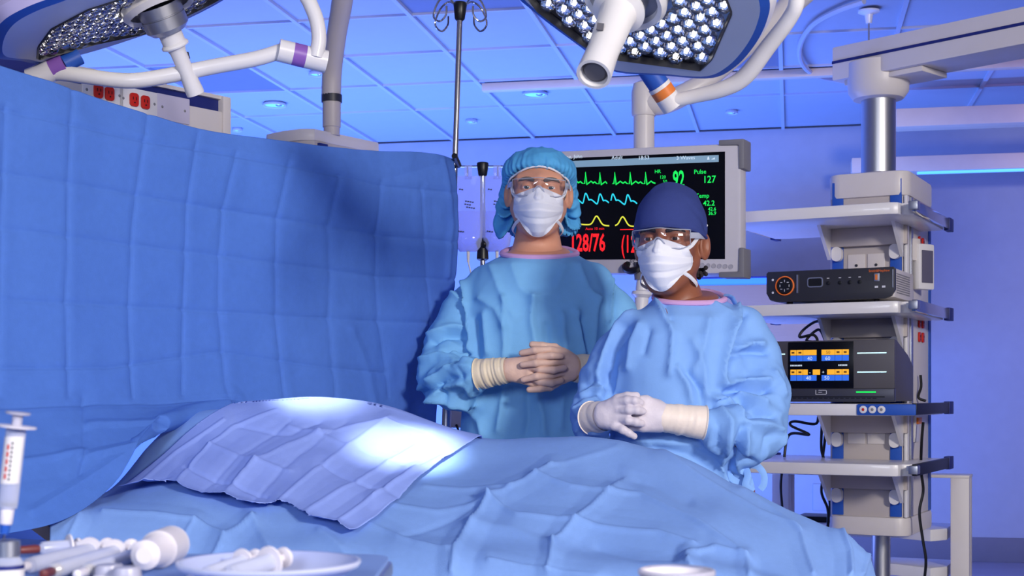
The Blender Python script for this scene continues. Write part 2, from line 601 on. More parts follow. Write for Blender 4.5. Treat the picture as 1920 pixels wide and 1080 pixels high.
# brown wall unit with a light strip along its top
c2 = P(1300, 530, 8.9)
wu = empty('wall_cabinet', (c2[0], c2[1], 1.25), 'brown wall cabinet with a blue light strip behind the equipment tower', 'cabinet')
part('cabinet_body', MB().fbox((c2[0], c2[1], 0), AX, (0, 1.05), (0, .55), (1.24, 1.80)), M['brown'], wu, bevel=.006)
part('light_strip', MB().fbox((c2[0], c2[1], 0), AX, (0, 1.05), (.01, .05), (1.80, 1.843)), emis('strip_soft', (52, 120, 240), 1.0), wu, label='blue light strip')
part('strip_cover', MB().fbox((c2[0], c2[1], 0), AX, (0, 1.05), (-.005, .2), (1.843, 1.853)), M['navy'], wu)
# wall outlet
c3 = on_plane(1541, 932, B0, EU)
ol = empty('wall_outlet', c3, 'small pale blank wall plate low behind the equipment tower', 'outlet')
part('plate', MB().fbox(c3, AX, (-.06, .06), (-.012, 0), (-.09, .09)), M['wall'], ol, bevel=.004)
# sprinkler drop
c4 = on_plane(1629, 20, (0, 0, CEIL), (0, 0, 1.0))
sp = empty('sprinkler', c4, 'thin ceiling sprinkler drop above the boom arm', 'sprinkler')
part('rose', MB().lathe([(.05, 0), (.05, -.008), (.02, -.02), (.014, -.06), (.001, -.06)], c4, EZ, 20), M['white'], sp)
part('wire', MB().cyl(c4 - EZ * .05, c4 - EZ * .45, .004, 6), M['grey'], sp)

# ================================================================== equipment tower on the right boom
TY = math.radians(28)
TR = np.array([math.cos(TY), -math.sin(TY), 0])
TDp = np.array([math.sin(TY), math.cos(TY), 0])
C0 = np.array([1.324, 4.5, 0])
TAX = [TR, TDp, EZ]
def TL(x, y, z):
    return C0 + TR * x + TDp * y + EZ * z
boom = empty('equipment_boom', TL(-.26, .55, 0), 'tall white ceiling boom tower with four shelves on the right', 'equipment boom')
def rrect(x0, x1, y0, y1, r, k=5):
    out = []
    for cx, cy, a0 in ((x1 - r, y1 - r, 0), (x0 + r, y1 - r, 90), (x0 + r, y0 + r, 180), (x1 - r, y0 + r, 270)):
        for i in range(k + 1):
            a = math.radians(a0 + 90 * i / k)
            out.append((cx + r * math.cos(a), cy + r * math.sin(a)))
    return out
def tprism(mb, pts, z0, z1):
    return mb.prism([TL(x, y, z0) for x, y in pts], EZ * (z1 - z0))
X0, X1, Y0, Y1 = -.392, -.122, .35, .76
part('tower_body', tprism(MB(), rrect(X0, X1, Y0, Y1, .02), .66, 1.80), M['warm'], boom)
part('top_cap', tprism(MB(), rrect(X0 - .006, X1 + .012, Y0 - .012, Y1 + .03, .05), 1.80, 1.89), M['cream'], boom, bevel=.012)
part('bottom_cap', tprism(MB(), rrect(X0 - .006, X1 + .012, Y0 - .012, Y1 + .03, .05), .60, .668), M['cream'], boom, bevel=.012)
for xx in (X0 + .012, X1 - .052):
    part('blue_rail', MB().fbox(C0, TAX, (xx, xx + .04), (Y0 - .006, Y0 + .01), (.67, 1.86)), M['blue'], boom, bevel=.002)
part('corner_post', MB().fbox(C0, TAX, (X1 - .004, X1 + .008), (Y0 - .004, Y0 + .03), (.668, 1.80)), M['white'], boom, bevel=.003)
part('side_panel', MB().fbox(C0, TAX, (X1 - .004, X1 + .006), (Y0 + .10, Y1 - .02), (.668, 1.80)), M['cream'], boom, bevel=.002)
part('side_rail', MB().fbox(C0, TAX, (X1 - .004, X1 + .010), (Y0 + .05, Y0 + .085), (.668, 1.80)), M['silver'], boom, bevel=.002)
part('rear_rail', MB().fbox(C0, TAX, (X1 - .004, X1 + .010), (Y1 - .05, Y1 - .012), (.668, 1.80)), M['blue'], boom, bevel=.002)
# small cover plates on the front face
for z0, z1 in ((1.50, 1.60), (.925, 1.0)):
    for xx in (X0 + .068, X0 + .138):
        pl = part('cover_plate', MB().fbox(C0, TAX, (xx, xx + .062), (Y0 - .004, Y0 + .006), (z0, z1)), M['cream'], boom, bevel=.002)
        part('screw', MB().lathe([(.005, 0), (.005, .003), (.001, .003)], TL(xx + .031, Y0 - .004, (z0 + z1) / 2 + .01), -TDp, 10), M['dark'], pl)
# red sockets on the side face
def socket(parent, c, ax, s=1.0):
    r_, d_, u_ = ax
    k = part('outlet', MB().prism([c + r_ * x * s + u_ * z * s for x, z in rrect(-.0135, .0135, -.018, .018, .008, 4)], -d_ * .006), M['red'], parent, label='red power outlet', bevel=.001)
    mb = MB()
    for dx in (-.005, .005):
        mb.fbox(c - d_ * .0062 + u_ * .003 * s, ax, ((dx - .001) * s, (dx + .001) * s), (-.0008, .001), (-.004 * s, .004 * s))
    mb.lathe([(.0022 * s, 0), (.0022 * s, .0012)], c - d_ * .006 - u_ * .008 * s, -d_, 8)
    part('slot', mb, M['black'], k)
SAX = [TDp, -TR, EZ]
for zz in (1.335, 1.63):
    for dy in (.19, .25):
        for dz in (0, .052):
            socket(boom, TL(X1 + .007, Y0 + dy, zz + dz - .026), SAX, 1.0)
sw = part('breaker_plate', MB().fbox(C0, TAX, (X1 + .004, X1 + .014), (Y0 + .10, Y0 + .16), (.93, 1.06)), M['white'], boom, bevel=.003)
part('switch', MB().fbox(C0, TAX, (X1 + .014, X1 + .022), (Y0 + .115, Y0 + .175), (.995, 1.018)), M['orange'], sw, bevel=.002, label='orange switch')
# side handle bar at the lower right, tower column, hub and arm
col_c = TL((X0 + X1) / 2 + .0, (Y0 + Y1) / 2 - .03, 0)
col_c = P(1647, 300, col_c[1]) * np.array([1, 1, 0])
part('column', MB().lathe([(.062, 1.885), (.062, 2.20)], col_c, EZ, 40), M['silver'], boom)
part('column_ring', MB().lathe([(.07, 1.885), (.07, 1.905), (.062, 1.91)], col_c, EZ, 40), M['cream'], boom)
zc = col_c[1]
zt = CZ + (HY - 120) / F * zc
part('hub', MB().lathe([(.066, zt - .135), (.09, zt - .13), (.108, zt - .105), (.112, zt - .06), (.112, zt), (.05, zt)], col_c, EZ, 44), M['cream'], boom)
AD = nrm(np.array([.68, -.73, 0]))           # arm runs to the right and towards the camera
AN = np.array([-AD[1], AD[0], 0])            # away from the camera
a0 = col_c + np.array([0, 0, 0]) - AD * .14
ARM = [AD, AN, EZ]
zb = CZ + (HY - 140) / F * 5.0 + .005
part('arm', MB().fbox(a0, ARM, (0, 2.3), (-.09, .11), (zb, zb + .125)), M['cream'], boom, bevel=.008)
part('arm_stripe', MB().fbox(a0, ARM, (.002, 2.3), (-.093, -.088), (zb + .062, zb + .072)), M['navy'], boom)
part('arm_underplate', MB().fbox(a0, ARM, (.04, .36), (-.07, .10), (zb - .02, zb)), M['cream'], boom, bevel=.004)
part('ceiling_mount', MB().lathe([(.10, zb + .12), (.10, CEIL - .05), (.2, CEIL - .03), (.2, CEIL)], a0 + AD * 2.15, EZ, 32), M['cream'], boom)
# shelves
shelf_z = [1.732, 1.408, 1.070, .871]
for k, z in enumerate(shelf_z):
    pts = [(-.62, .0), (-.10, .0), (-.072, .012), (-.066, .045), (-.030, .06), (-.028, .54), (-.06, .56), (-.115, .56), (-.115, .345), (-.40, .345), (-.40, .56), (-.60, .56), (-.655, .54), (-.655, .06), (-.63, .02)]
    s = part('shelf', tprism(MB(), pts, z - .04, z), M['white'], boom, bevel=.006)
    for xx, yy in ((-.02, 0), (-.665, .0)):
        part('rail', MB().fbox(C0, TAX, (xx - .006, xx + .010), (-.0, .61), (z - .036, z + .002)), M['chrome'] if k < 2 else M['black'], s, bevel=.002, label='side rail')
        part('rail_end', MB().fbox(C0, TAX, (xx - .009, xx + .013), (.55, .62), (z - .040, z + .006)), M['navy'], s, bevel=.002)
        part('rail_holder', MB().fbox(C0, TAX, (min(xx, -.06 if xx > -.3 else -.63), max(xx, -.06 if xx > -.3 else -.63)), (.05, .08), (z - .022, z - .006)), M['silver'], s)
    if k != 2:
        part('front_clip', MB().fbox(C0, TAX, (-.035, -.005), (-.012, .03), (z - .03, z - .002)), M['silver'], s, bevel=.003)
    b = part('bracket', MB().fbox(C0, TAX, (X0 - .01, X1 + .012), (Y0 - .03, Y0 - .006), (z - .105, z - .04)), M['warm'], s, bevel=.003)
    for xx in (X0 + .002, X1 - .012):
        part('bracket_arm', MB().prism([TL(xx, Y0 - .03, z - .15), TL(xx, Y0 - .03, z - .04), TL(xx, .18, z - .04), TL(xx, .20, z - .055)], TR * .012), M['white'], b)
    for xx in (X0 + .034, X1 - .032):
        part('locking_knob', MB().prism([TL(xx + a_, Y0 - .032, z - .13 + b_) for a_, b_ in rrect(-.018, .018, -.026, .026, .017, 5)], TDp * .026), M['white'], b)
cp = part('control_panel', MB().fbox(C0, TAX, (-.205, -.012), (-.006, .02), (1.032, 1.069)), M['blue'], boom, bevel=.006)
for i, mm in enumerate(('red', 'white', 'white')):
    b = part('button', MB().lathe([(.0125, 0), (.0125, .004), (.010, .005), (.001, .005)], TL(-.182 + i * .030, -.006, 1.051), -TDp, 20), M['white'], cp)
    part('button_dot', MB().lathe([(.005, 0), (.001, .001)], TL(-.182 + i * .030, -.0111, 1.051), -TDp, 12), M[mm if mm == 'red' else 'grey'], b)

# small touch screen clipped to the side of the tower
m0 = TL(X1 + .005, Y0 + .08, 1.50)
tp = empty('touch_panel', m0, 'small white-framed grey touch screen on the side of the tower', 'screen')
TPY = math.radians(52)
tr_, td_ = np.array([math.cos(TPY), -math.sin(TPY), 0]), np.array([math.sin(TPY), math.cos(TPY), 0])
td_, tr_ = nrm(np.array([-.55, .83, 0])) , nrm(np.array([.83, .55, 0]))
PAX = [tr_, td_, EZ]
pc = P(1738, 500, 4.95)
part('frame', MB().fbox(pc, PAX, (-.042, .042), (0, .03), (-.082, .082)), M['white'], tp, bevel=.008)
part('display', MB().fbox(pc, PAX, (-.028, .030), (-.003, .004), (-.058, .058)), mat('grey_display', (96, 92, 112), .2), tp, bevel=.001)
part('clamp', MB().fbox(pc, PAX, (-.08, -.02), (.01, .05), (.02, .10)), M['cream'], tp, bevel=.006)
part('clamp_arm', MB().fbox(pc, PAX, (-.10, -.03), (.03, .06), (-.06, .08)), M['cream'], tp, bevel=.004)

# camera control unit on the second shelf
zc2 = 1.408
XL, XR = -.524, -.087
cu = empty('camera_console', TL(-.3, .2, zc2), 'black-fronted video console with an orange dial on the second shelf', 'console')
part('case', MB().fbox(C0, TAX, (XL + .008, XR - .004), (.045, .335), (zc2 + .014, zc2 + .112)), M['cream'], cu, bevel=.006)
prof = rrect(XL, XR, zc2 + .010, zc2 + .114, .008, 3)
prof = [(XL, zc2 + .108), (XL, zc2 + .04), (XL + .012, zc2 + .018), (XL + .035, zc2 + .010), (XR - .035, zc2 + .010), (XR - .012, zc2 + .018), (XR, zc2 + .04), (XR, zc2 + .108), (XR - .006, zc2 + .114), (XL + .006, zc2 + .114)]
fp = part('front_panel', MB().prism([TL(x, .03, z) for x, z in prof], TDp * .02), M['dark'], cu, bevel=.002)
dc = TL(XL + .066, .03, zc2 + .064)
part('dial_ring', MB().lathe([(.033, 0), (.033, .006), (.0295, .007), (.0295, 0)], dc, -TDp, 36, caps=False), M['o_print'], fp, label='orange dial ring')
dl = part('dial', MB().lathe([(.0285, 0), (.0285, .004), (.026, .006), (.001, .006)], dc, -TDp, 36), M['black'], fp)
mb = MB()
for k in range(8):
    a_ = k * math.pi / 4
    c_ = dc - TDp * .0062 + TR * math.cos(a_) * .016 + EZ * math.sin(a_) * .016
    mb.fbox(c_, TAX, (-.0035, .0035), (-.001, 0), (-.001, .001)) if k % 2 else mb.fbox(c_, TAX, (-.001, .001), (-.001, 0), (-.004, .004))
part('dial_mark', mb, M['w_print'], fp)
part('divider', MB().fbox(C0, TAX, (XL + .107, XL + .112), (.026, .032), (zc2 + .038, zc2 + .100)), M['silver'], fp)
part('divider', MB().fbox(C0, TAX, (XR - .008, XR - .004), (.026, .032), (zc2 + .045, zc2 + .105)), M['silver'], fp)
part('socket_frame', MB().prism([TL(XL + .171 + x, .0295, zc2 + .072 + z) for x, z in rrect(-.027, .027, -.017, .017, .009, 4)], -TDp * .003), M['silver'], fp)
part('socket', MB().prism([TL(XL + .171 + x, .0264, zc2 + .072 + z) for x, z in rrect(-.023, .023, -.013, .013, .006, 4)], -TDp * .0015), M['black'], fp)
for i, xx in enumerate((.215, .255, .288, .321)):
    b = part('button', MB().lathe([(.0065, 0), (.0065, .003), (.001, .004)], TL(XL + xx, .03, zc2 + .068), -TDp, 16), M['black'], fp)
    part('button_mark', MB().fbox(C0, TAX, (XL + xx - .004, XL + xx + .004), (.0285, .0295), (zc2 + .083, zc2 + .0855)), M['w_print'], fp)
part('port', MB().fbox(C0, TAX, (XR - .068, XR - .050), (.026, .031), (zc2 + .068, zc2 + .094)), M['silver'], fp, bevel=.001)
part('port_slot', MB().fbox(C0, TAX, (XR - .064, XR - .056), (.025, .0265), (zc2 + .072, zc2 + .090)), M['orange'], fp)
for xx in (XR - .066, XR - .042):
    part('icon', MB().fbox(C0, TAX, (xx, xx + .011), (.0285, .0295), (zc2 + .046, zc2 + .0525)), M['w_print'], fp)
part('lettering', text(MB(), 'Smith&Nephew', TL(XR - .086, .0285, zc2 + .099), TR, EZ, .0115, xs=.95), M['o_print'], fp, smooth=False)
for i in range(2):
    part('status_lamp', MB().lathe([(.004, 0), (.001, .001)], TL(XL + .023, .0295, zc2 + .042 + i * .044), -TDp, 12), M['w_print'], fp)
mb = MB()
for i in range(9):
    for j in range(12):
        mb.fbox(C0, TAX, (XR - .006, XR - .002), (.070 + j * .017, .081 + j * .017), (zc2 + .030 + i * .0078, zc2 + .0335 + i * .0078))
part('vent_slots', mb, M['grey'], cu, smooth=False)
for xx in (XL + .07, XR - .07):
    for yy in (.07, .30):
        part('foot', MB().lathe([(.012, 0), (.010, .016)], TL(xx, yy, zc2), EZ, 14), M['black'], cu)

# light source / energy unit on the third shelf
z3 = 1.070
ls = empty('energy_console', TL(-.3, .2, z3), 'charcoal console with an orange and blue touch screen on the third shelf', 'console')
XL2, XR2 = -.56, -.084
part('case', MB().prism([TL(XR2 - .004, y, z) for y, z in [(.03, z3 + .008), (.315, z3 + .008), (.315, z3 + .13), (.24, z3 + .165), (.06, z3 + .212), (.03, z3 + .212)]], -TR * (XR2 - XL2 - .008)), M['console'], ls, bevel=.004)
fr = part('front_frame', MB().fbox(C0, TAX, (XL2, XR2), (.010, .032), (z3 + .050, z3 + .212)), M['console'], ls, bevel=.003)
part('base_strip', MB().fbox(C0, TAX, (XL2, XR2), (.004, .034), (z3 + .006, z3 + .050)), mat('graphite', (70, 70, 80), .35, .4), ls, bevel=.003)
SX0, SX1 = -.440, -.218
scn = part('screen', MB().fbox(C0, TAX, (SX0, SX1), (.0065, .012), (z3 + .052, z3 + .208)), M['screen'], ls, bevel=.001)
def ui(x0, x1, z0, z1, m, lab=None, y=.0058):
    return part(lab or 'tile', MB().fbox(C0, TAX, (SX0 + x0, SX0 + x1), (y - .0004, y), (z3 + z0, z3 + z1)), m, scn, smooth=False)
rows = [(.163, .181, 'e_orange'), (.143, .162, 'e_blue'), (.097, .115, 'e_orange'), (.077, .096, 'e_blue')]
for r_i, (z0, z1, mm) in enumerate(rows):
    xs = [(.008, .029), (.030, .051), (.052, .098), (.115, .160), (.161, .184), (.185, .207)]
    if r_i == 2:
        xs = [(.008, .029), (.030, .051), (.052, .068), (.085, .110), (.134, .160), (.161, .184), (.185, .207)]
    for x0, x1 in xs:
        ui(x0, x1, z0, z1, M[mm])
mb = MB()
for s_, x, z in (('40', .066, .146), ('60', .127, .146), ('40', .062, .080), ('50', .124, .080)):
    part('digits', text(MB(), s_, TL(SX0 + x, .0050, z3 + z), TR, EZ, .018), M['e_bart'], scn, smooth=False)
for s_, x, z in (('+', .116, .100), ('-', .073, .100)):
    part('caption', text(MB(), s_, TL(SX0 + x, .0050, z3 + z), TR, EZ, .009 if len(s_) > 1 else .016), M['e_bart'], scn, smooth=False)
for x0, n_ in ((.008, 8), (.172, 6)):
    for i in range(n_):
        part('caption', MB().fbox(C0, TAX, (SX0 + x0 + i * .0052, SX0 + x0 + i * .0052 + .0036), (.0049, .0052), (z3 + .126, z3 + .131)), M['e_bart'], scn, smooth=False)
mb = MB()
text(mb, '50', TL(SX0 + .130, .0050, z3 + .167), TR, EZ, .015)
for x in (.012, .036, .166, .19):
    for z in (.169, .103):
        mb.fbox(C0, TAX, (SX0 + x, SX0 + x + .010), (.0049, .0052), (z3 + z, z3 + z + .006))
part('icons', mb, mat('ui_brown', (120, 80, 20), .5), scn, smooth=False)
for x0, x1 in ((XL2 + .02, SX0 - .012), (SX1 + .012, SX1 + .108)):
    for zz in (.168, .105):
        part('light_line', MB().fbox(C0, TAX, (x0, x1), (.0085, .0105), (z3 + zz - .0018, z3 + zz + .0018)), M['e_white'], fr, label='thin white glowing line')
for x0, x1 in ((XL2 + .06, XL2 + .115), (SX1 + .010, SX1 + .075)):
    part('green_bar', MB().fbox(C0, TAX, (x0, x1), (.0025, .0045), (z3 + .036, z3 + .041)), M['e_green'], fr, label='green glowing bar')
lx = -.345
mb = MB()
for x0, x1, z0, z1 in ((0, .002, .030, .046), (0, .012, .030, .032), (.010, .026, .030, .032), (.010, .022, .037, .039), (.010, .026, .044, .046), (.026, .036, .044, .046), (.026, .036, .030, .032), (.036, .038, .032, .044)):
    mb.fbox(C0, TAX, (lx + x0, lx + x1), (.0030, .0042), (z3 + z0, z3 + z1))
part('logo', mb, M['w_print'], fr, smooth=False)
part('seam', MB().fbox(C0, TAX, (XL2 + .01, XR2 - .03), (.0035, .006), (z3 + .021, z3 + .0245)), M['black'], fr)
for i in range(18):
    part('vent_slot', MB().fbox(C0, TAX, (XL2 + .10 + i * .018, XL2 + .113 + i * .018), (.0033, .006), (z3 + .0165, z3 + .0195)), M['black'], fr)

# cables
def cable(name, pts, r, label, group=None):
    q = cr(pts, 8 * len(pts))
    return single(name, MB().tube(q, r, 8), M['cable'], label, 'cable', group, org=q[-1])
cable('cable', [P(1545, 600, 4.95), P(1525, 605, 4.9), P(1505, 620, 4.88), P(1500, 632, 4.88), P(1525, 628, 4.86), P(1532, 640, 4.86), P(1512, 638, 4.88), P(1535, 618, 4.9), P(1548, 640, 4.95)], .005, 'tangled black cable behind the charcoal console')
cable('cable', [P(1535, 780, 5.1), P(1528, 795, 5.1), P(1490, 790, 5.05), P(1483, 798, 5.05), P(1517, 815, 5.05), P(1480, 815, 5.1), P(1470, 860, 5.1), P(1464, 905, 5.15), P(1466, 945, 5.2), P(1472, 1010, 5.2)], .0052, 'leftmost black cable looping below the third shelf')
cable('cable', [P(1542, 780, 5.06), P(1540, 840, 5.06), P(1548, 875, 5.06), P(1540, 920, 5.08), P(1552, 955, 5.1), P(1552, 990, 5.1), P(1548, 1060, 5.15)], .0052, 'black cable hanging beside the tower, right of the crossing')
cable('cable', [P(1550, 780, 5.09), P(1546, 830, 5.09), P(1543, 865, 5.09), P(1550, 910, 5.1), P(1556, 950, 5.12), P(1550, 1000, 5.14)], .0052, 'black cable hanging close to the tower edge, crossing another')
cable('cable', [P(1731, 792, 4.92), P(1728, 830, 4.90), P(1727, 880, 4.84), P(1731, 920, 4.84), P(1724, 960, 4.84), P(1730, 1010, 4.84), P(1736, 1050, 4.84), P(1733, 1090, 4.86)], .0052, 'long black cable down the right side of the tower')
cable('cable', [P(1726, 703, 5.0), P(1727, 725, 5.0), P(1722, 745, 4.99), P(1736, 752, 4.98)], .005, 'short black cable behind the charcoal console')

# trolley behind the tower
ty = math.radians(24)
GR = np.array([math.cos(ty), -math.sin(ty), 0]); GD = np.array([math.sin(ty), math.cos(ty), 0])
g0 = P(1800, 893, 5.25) * np.array([1, 1, 0])
GAX = [GR, GD, EZ]
ztop = CZ - (893 - HY) / F * 5.25
tb = empty('trolley', g0 - GR * .3 + GD * .25, 'cream framed trolley with low shelves behind the equipment tower', 'trolley')
for x, y in ((-.035, 0), (-.72, 0), (-.035, .06), (-.72, .06)):
    part('leg', MB().fbox(g0, GAX, (x, x + .068), (y, y + .05), (.0, ztop - .005)), M['cream'], tb, bevel=.004)
part('top', MB().fbox(g0, GAX, (-.73, .034), (-.003, .12), (ztop - .008, ztop + .004)), M['cream'], tb, bevel=.003)
for z in (.545, .40):
    part('shelf', MB().prism([g0 + GR * x + GD * y + EZ * z for x, y in [(-.65, .02), (-.24, .02), (-.10, -.06), (-.05, .02), (-.05, .25), (-.65, .25)]], EZ * .045), M['white'], tb, bevel=.004)
pc_ = P(1652, 1030, 5.16) * np.array([1, 1, 0])
part('post', MB().lathe([(.034, 0), (.034, .60)], pc_, EZ, 28), M['silver'], tb)
sb = g0 + GR * -.36 + GD * .14 + EZ * .591
single('keyboard', MB().fbox(sb, GAX, (-.28, .18), (-.07, .09), (0, .022)), M['black'], 'flat black device lying on the trolley shelf', 'keyboard', bevel=.004, org=sb)

# ================================================================== hanging monitor
mTR, mBR, mTL, mBL = P(1389, 249, 4.5), P(1390, 495, 4.5), P(992, 273, 4.86), P(992, 491, 4.86)
MO = (mTL + mBL) / 2
MR = nrm((mTR + mBR) / 2 - MO)
MW = np.linalg.norm((mTR + mBR) / 2 - MO)
MN = nrm(np.cross(MR, EZ))                   # towards the camera
if MN[1] > 0: MN = -MN
MU = EZ
zt_, zb_ = mTR[2], mBR[2]
MO = np.array([MO[0], MO[1], zb_])
MH = zt_ - zb_
MAX = [MR, MN, MU]
mon = empty('patient_monitor', MO + MR * MW / 2, 'large white-framed patient monitor hanging behind the two people', 'monitor')
part('housing', MB().fbox(MO, MAX, (0, MW), (-.06, 0), (0, MH)), mat('monitor_bezel', (205, 200, 206), .4), mon, bevel=.012)
def mloc(px, py, off=0.002):
    q = on_plane(px, py, MO + MN * off, MN)
    return (q - MO) @ MR, (q - MO) @ MU
sx0, sz0 = .05 * MW, mloc(1369, 468)[1]
sx1, sz1 = mloc(1369, 266)
sx0 = MW - sx1
scr = part('screen', MB().fbox(MO, MAX, (sx0, sx1), (-.004, .0012), (sz0, sz1)), M['screen'], mon)
bx0, bz0 = mloc(1060, 290); bx1, bz1 = mloc(1357, 273)
bz0 = mloc(1357, 286)[1]
part('status_bar', MB().fbox(MO, MAX, (sx0 + .02, bx1), (.0010, .0016), (bz0, bz1)), M['e_bar'], scr)
def mtext(s, px, py, hpx, m, xs=1.0, bold=0.0, name='reading', align='LEFT'):
    x, z = mloc(px, py)
    h = hpx / F * 4.6
    return part(name, text(MB(), s, MO + MR * x + MU * z + MN * .0020, MR, MU, h / .70, xs=xs, bold=bold, align=align), M[m], scr, smooth=False)
mtext('Doe, John', 1063, 294, 7, 'e_bart', 1.05)
mtext('Adult', 1155, 291, 7, 'e_bart', 1.05)
mtext('18:53', 1205, 289, 7, 'e_bart', 1.05)
mtext('3 Waves', 1277, 286, 7, 'e_bart', 1.05)
mtext('HR', 1235, 313, 6.5, 'e_green', 1.05, .01)
mtext('120', 1244, 323, 6, 'e_green', 1.0, .01)
mtext('50', 1250, 331, 6, 'e_green', 1.0, .01)
mtext('92', 1268, 338, 31, 'e_green', .54, .022)
mtext('Pulse', 1309, 311, 8, 'e_green', 1.02, .01)
mtext('127', 1325, 327, 13, 'e_green', .92, .01)
mtext('Temp', 1310, 356, 8, 'e_green', 1.02, .01)
mtext('42.2', 1324, 370, 9.5, 'e_green', .98, .01)
mtext('42.6', 1333, 379, 6.5, 'e_green', .98, .01)
mtext('36.9', 1333, 387, 6.5, 'e_green', .98, .01)
mtext('128/76', 1070, 467, 33, 'e_red', .58, .022)
mtext('(12', 1166, 465, 33, 'e_red', .52, .012)
mtext('Auto 10 min', 1101, 426, 5, 'e_red', 1.1)
mtext('80', 1043, 446, 5, 'e_red', 1.0)
mtext('90', 1043, 453, 5, 'e_red', 1.0)
def trace(pxs, m, w=1.3):
    q = []
    for x, y in pxs:
        a_, b_ = mloc(x, y)
        q.append(MO + MR * a_ + MU * b_ + MN * .0022)
    q = np.array(q)
    t = np.gradient(q, axis=0)
    t /= np.linalg.norm(t, axis=1)[:, None]
    s_ = np.cross(t, MN) * (w / F * 4.6)
    part('waveform', MB().grid(np.stack([q - s_, q + s_], 1)), M[m], scr, smooth=False)
def ecg(x0, x1, beats, y0, y1):
    out = []
    ys = lambda x: y0 + (y1 - y0) * (x - x0) / (x1 - x0)
    out.append((x0, ys(x0)))
    for b_ in beats:
        for dx, dy in ((-14, 0), (-10, -3), (-7, 0), (-2.2, 1), (0, -21), (2.2, 3), (5, 0), (10, -4), (14, -1)):
            if x0 < b_ + dx < x1:
                out.append((b_ + dx, ys(b_ + dx) + dy))
    out.append((x1, ys(x1)))
    return out
trace(ecg(1062, 1145, (1077, 1105, 1132), 339, 337), 'e_green')
trace(ecg(1155, 1236, (1160, 1189, 1218), 336, 332), 'e_green')
def wave(x0, x1, peaks, yt, yb):
    out = []
    x = np.linspace(x0, x1, 120)
    for xx in x:
        v = 0
        for p_ in peaks:
            d = xx - p_
            v = max(v, math.exp(-(d / 4.0) ** 2) if d < 0 else max(math.exp(-(d / 6.0) ** 2), .45 * math.exp(-((d - 9) / 9) ** 2)))
        out.append((xx, yb + (yt - yb) * v))
    return out
trace(wave(1060, 1147, (1077, 1104, 1131), 357, 378), 'e_cyan')
trace(wave(1151, 1200, (1155, 1183), 356, 376), 'e_cyan')
def hump(x0, x1, peaks, yt, yb):
    return [(x, yb + (yt - yb) * max(math.exp(-((x - p_) / 7.5) ** 2) for p_ in peaks)) for x in np.linspace(x0, x1, 80)]
trace(hump(1062, 1146, (1078, 1123), 399, 416), 'e_yellow')
trace(hump(1157, 1200, (1172,), 398, 415), 'e_yellow')
x_, z_ = mloc(1166, 423); x2_, z2_ = mloc(1192, 420)
part('red_bar', MB().fbox(MO, MAX, (x_, x2_), (.0015, .002), (z_, z2_)), M['e_red'], scr)
x_, z_ = mloc(1335, 283)
part('bell_icon', MB().prism([MO + MN * .0019 + MR * (x_ + a_) + MU * (z_ + b_) for a_, b_ in [(0, 0), (.008, 0), (.006, .009), (.004, .011), (.002, .009)]], MN * .0002), M['e_bart'], scr)
for i in range(3):
    part('signal_icon', MB().fbox(MO, MAX, (x_ + .015 + i * .004, x_ + .0185 + i * .004), (.0016, .002), (z_, z_ + .002 + i * .002)), M['e_bart'], scr)
x_, z_ = mloc(1181, 487)
part('maker_mark', text(MB(), 'FS', MO + MR * x_ + MU * z_ + MN * .001, MR, MU, .024, bold=.02), M['greyprint'], mon, smooth=False)
for i in range(6):
    x_, z_ = mloc(1318 + i * 10.7, 482)
    part('button', MB().lathe([(.0078, 0), (.0078, .002), (.0062, .002), (.0062, .001), (.001, .001)], MO + MR * x_ + MU * z_, MN, 18), mat('bezel_button', (176, 172, 180), .4), mon)
for xx, zz, a_, b_ in ((MW, MH, -1, -1), (MW, 0, -1, 1), (0, MH, 1, -1), (0, 0, 1, 1)):
    o_ = MO + MR * xx + MU * zz
    pts = [(-.012 * a_ * -1 * -1, 0)]
    L = [( -a_ * .012, -b_ * .012), (a_ * .075, -b_ * .012), (a_ * .075, b_ * .006), (a_ * .008, b_ * .008), (a_ * .006, b_ * .085), (-a_ * .012, b_ * .085)]
    part('corner_guard', MB().prism([o_ + MR * p_ + MU * q_ + MN * .006 for p_, q_ in L], -MN * .075), M['grey'], mon, bevel=.005)
mcx = P(1209, 250, 4.72)
part('drop_tube', MB().lathe([(.036, MO[2] + MH - .02), (.036, 2.08)], mcx * np.array([1, 1, 0]) + np.array([0, .03, 0]), EZ, 32), M['cream'], mon)
zj = [CZ + (HY - y) / F * 4.72 for y in (255, 215, 170, 150)]
cj = mcx * np.array([1, 1, 0]) + np.array([0, .03, 0])
part('elbow', MB().lathe([(.040, zj[1] + .0), (.043, zj[1] + .01), (.043, zj[2]), (.036, zj[2] + .03), (.012, zj[2] + .042)], cj, EZ, 32), M['cream'], mon)
pts = [cj + EZ * (zj[2] - .035), cj + EZ * (zj[2] - .04) + np.array([.06, -.02, 0]), cj + np.array([.15, -.04, zj[2] - .005]), cj + np.array([.28, -.02, zj[2] + .09]), cj + np.array([.62, .1, zj[2] + .42]), cj + np.array([.95, .2, zj[2] + .72])]
part('spring_arm', MB().tube(cr(pts, 40), cr(np.array([.036, .04, .036, .03, .045, .045])[:, None], 40)[:, 0], 20), M['cream'], mon)
part('ceiling_mount', MB().lathe([(.16, CEIL), (.16, CEIL - .04), (.06, CEIL - .08), (.06, CEIL - .22)], cj + np.array([.95, .2, 0]), EZ, 32), M['cream'], mon)
part('cable_hook', MB().tube(cr([P(1186, 492, 4.7), P(1172, 500, 4.68), P(1180, 508, 4.66), P(1195, 505, 4.64), P(1200, 494, 4.66)], 24), .012, 8), M['black'], mon)
hz = P(1205, 495, 4.66)
hd = part('yoke', MB().tube([P(1204, 492, 4.68), P(1204, 525, 4.68)], [.03, .026], 20), M['grey'], mon)
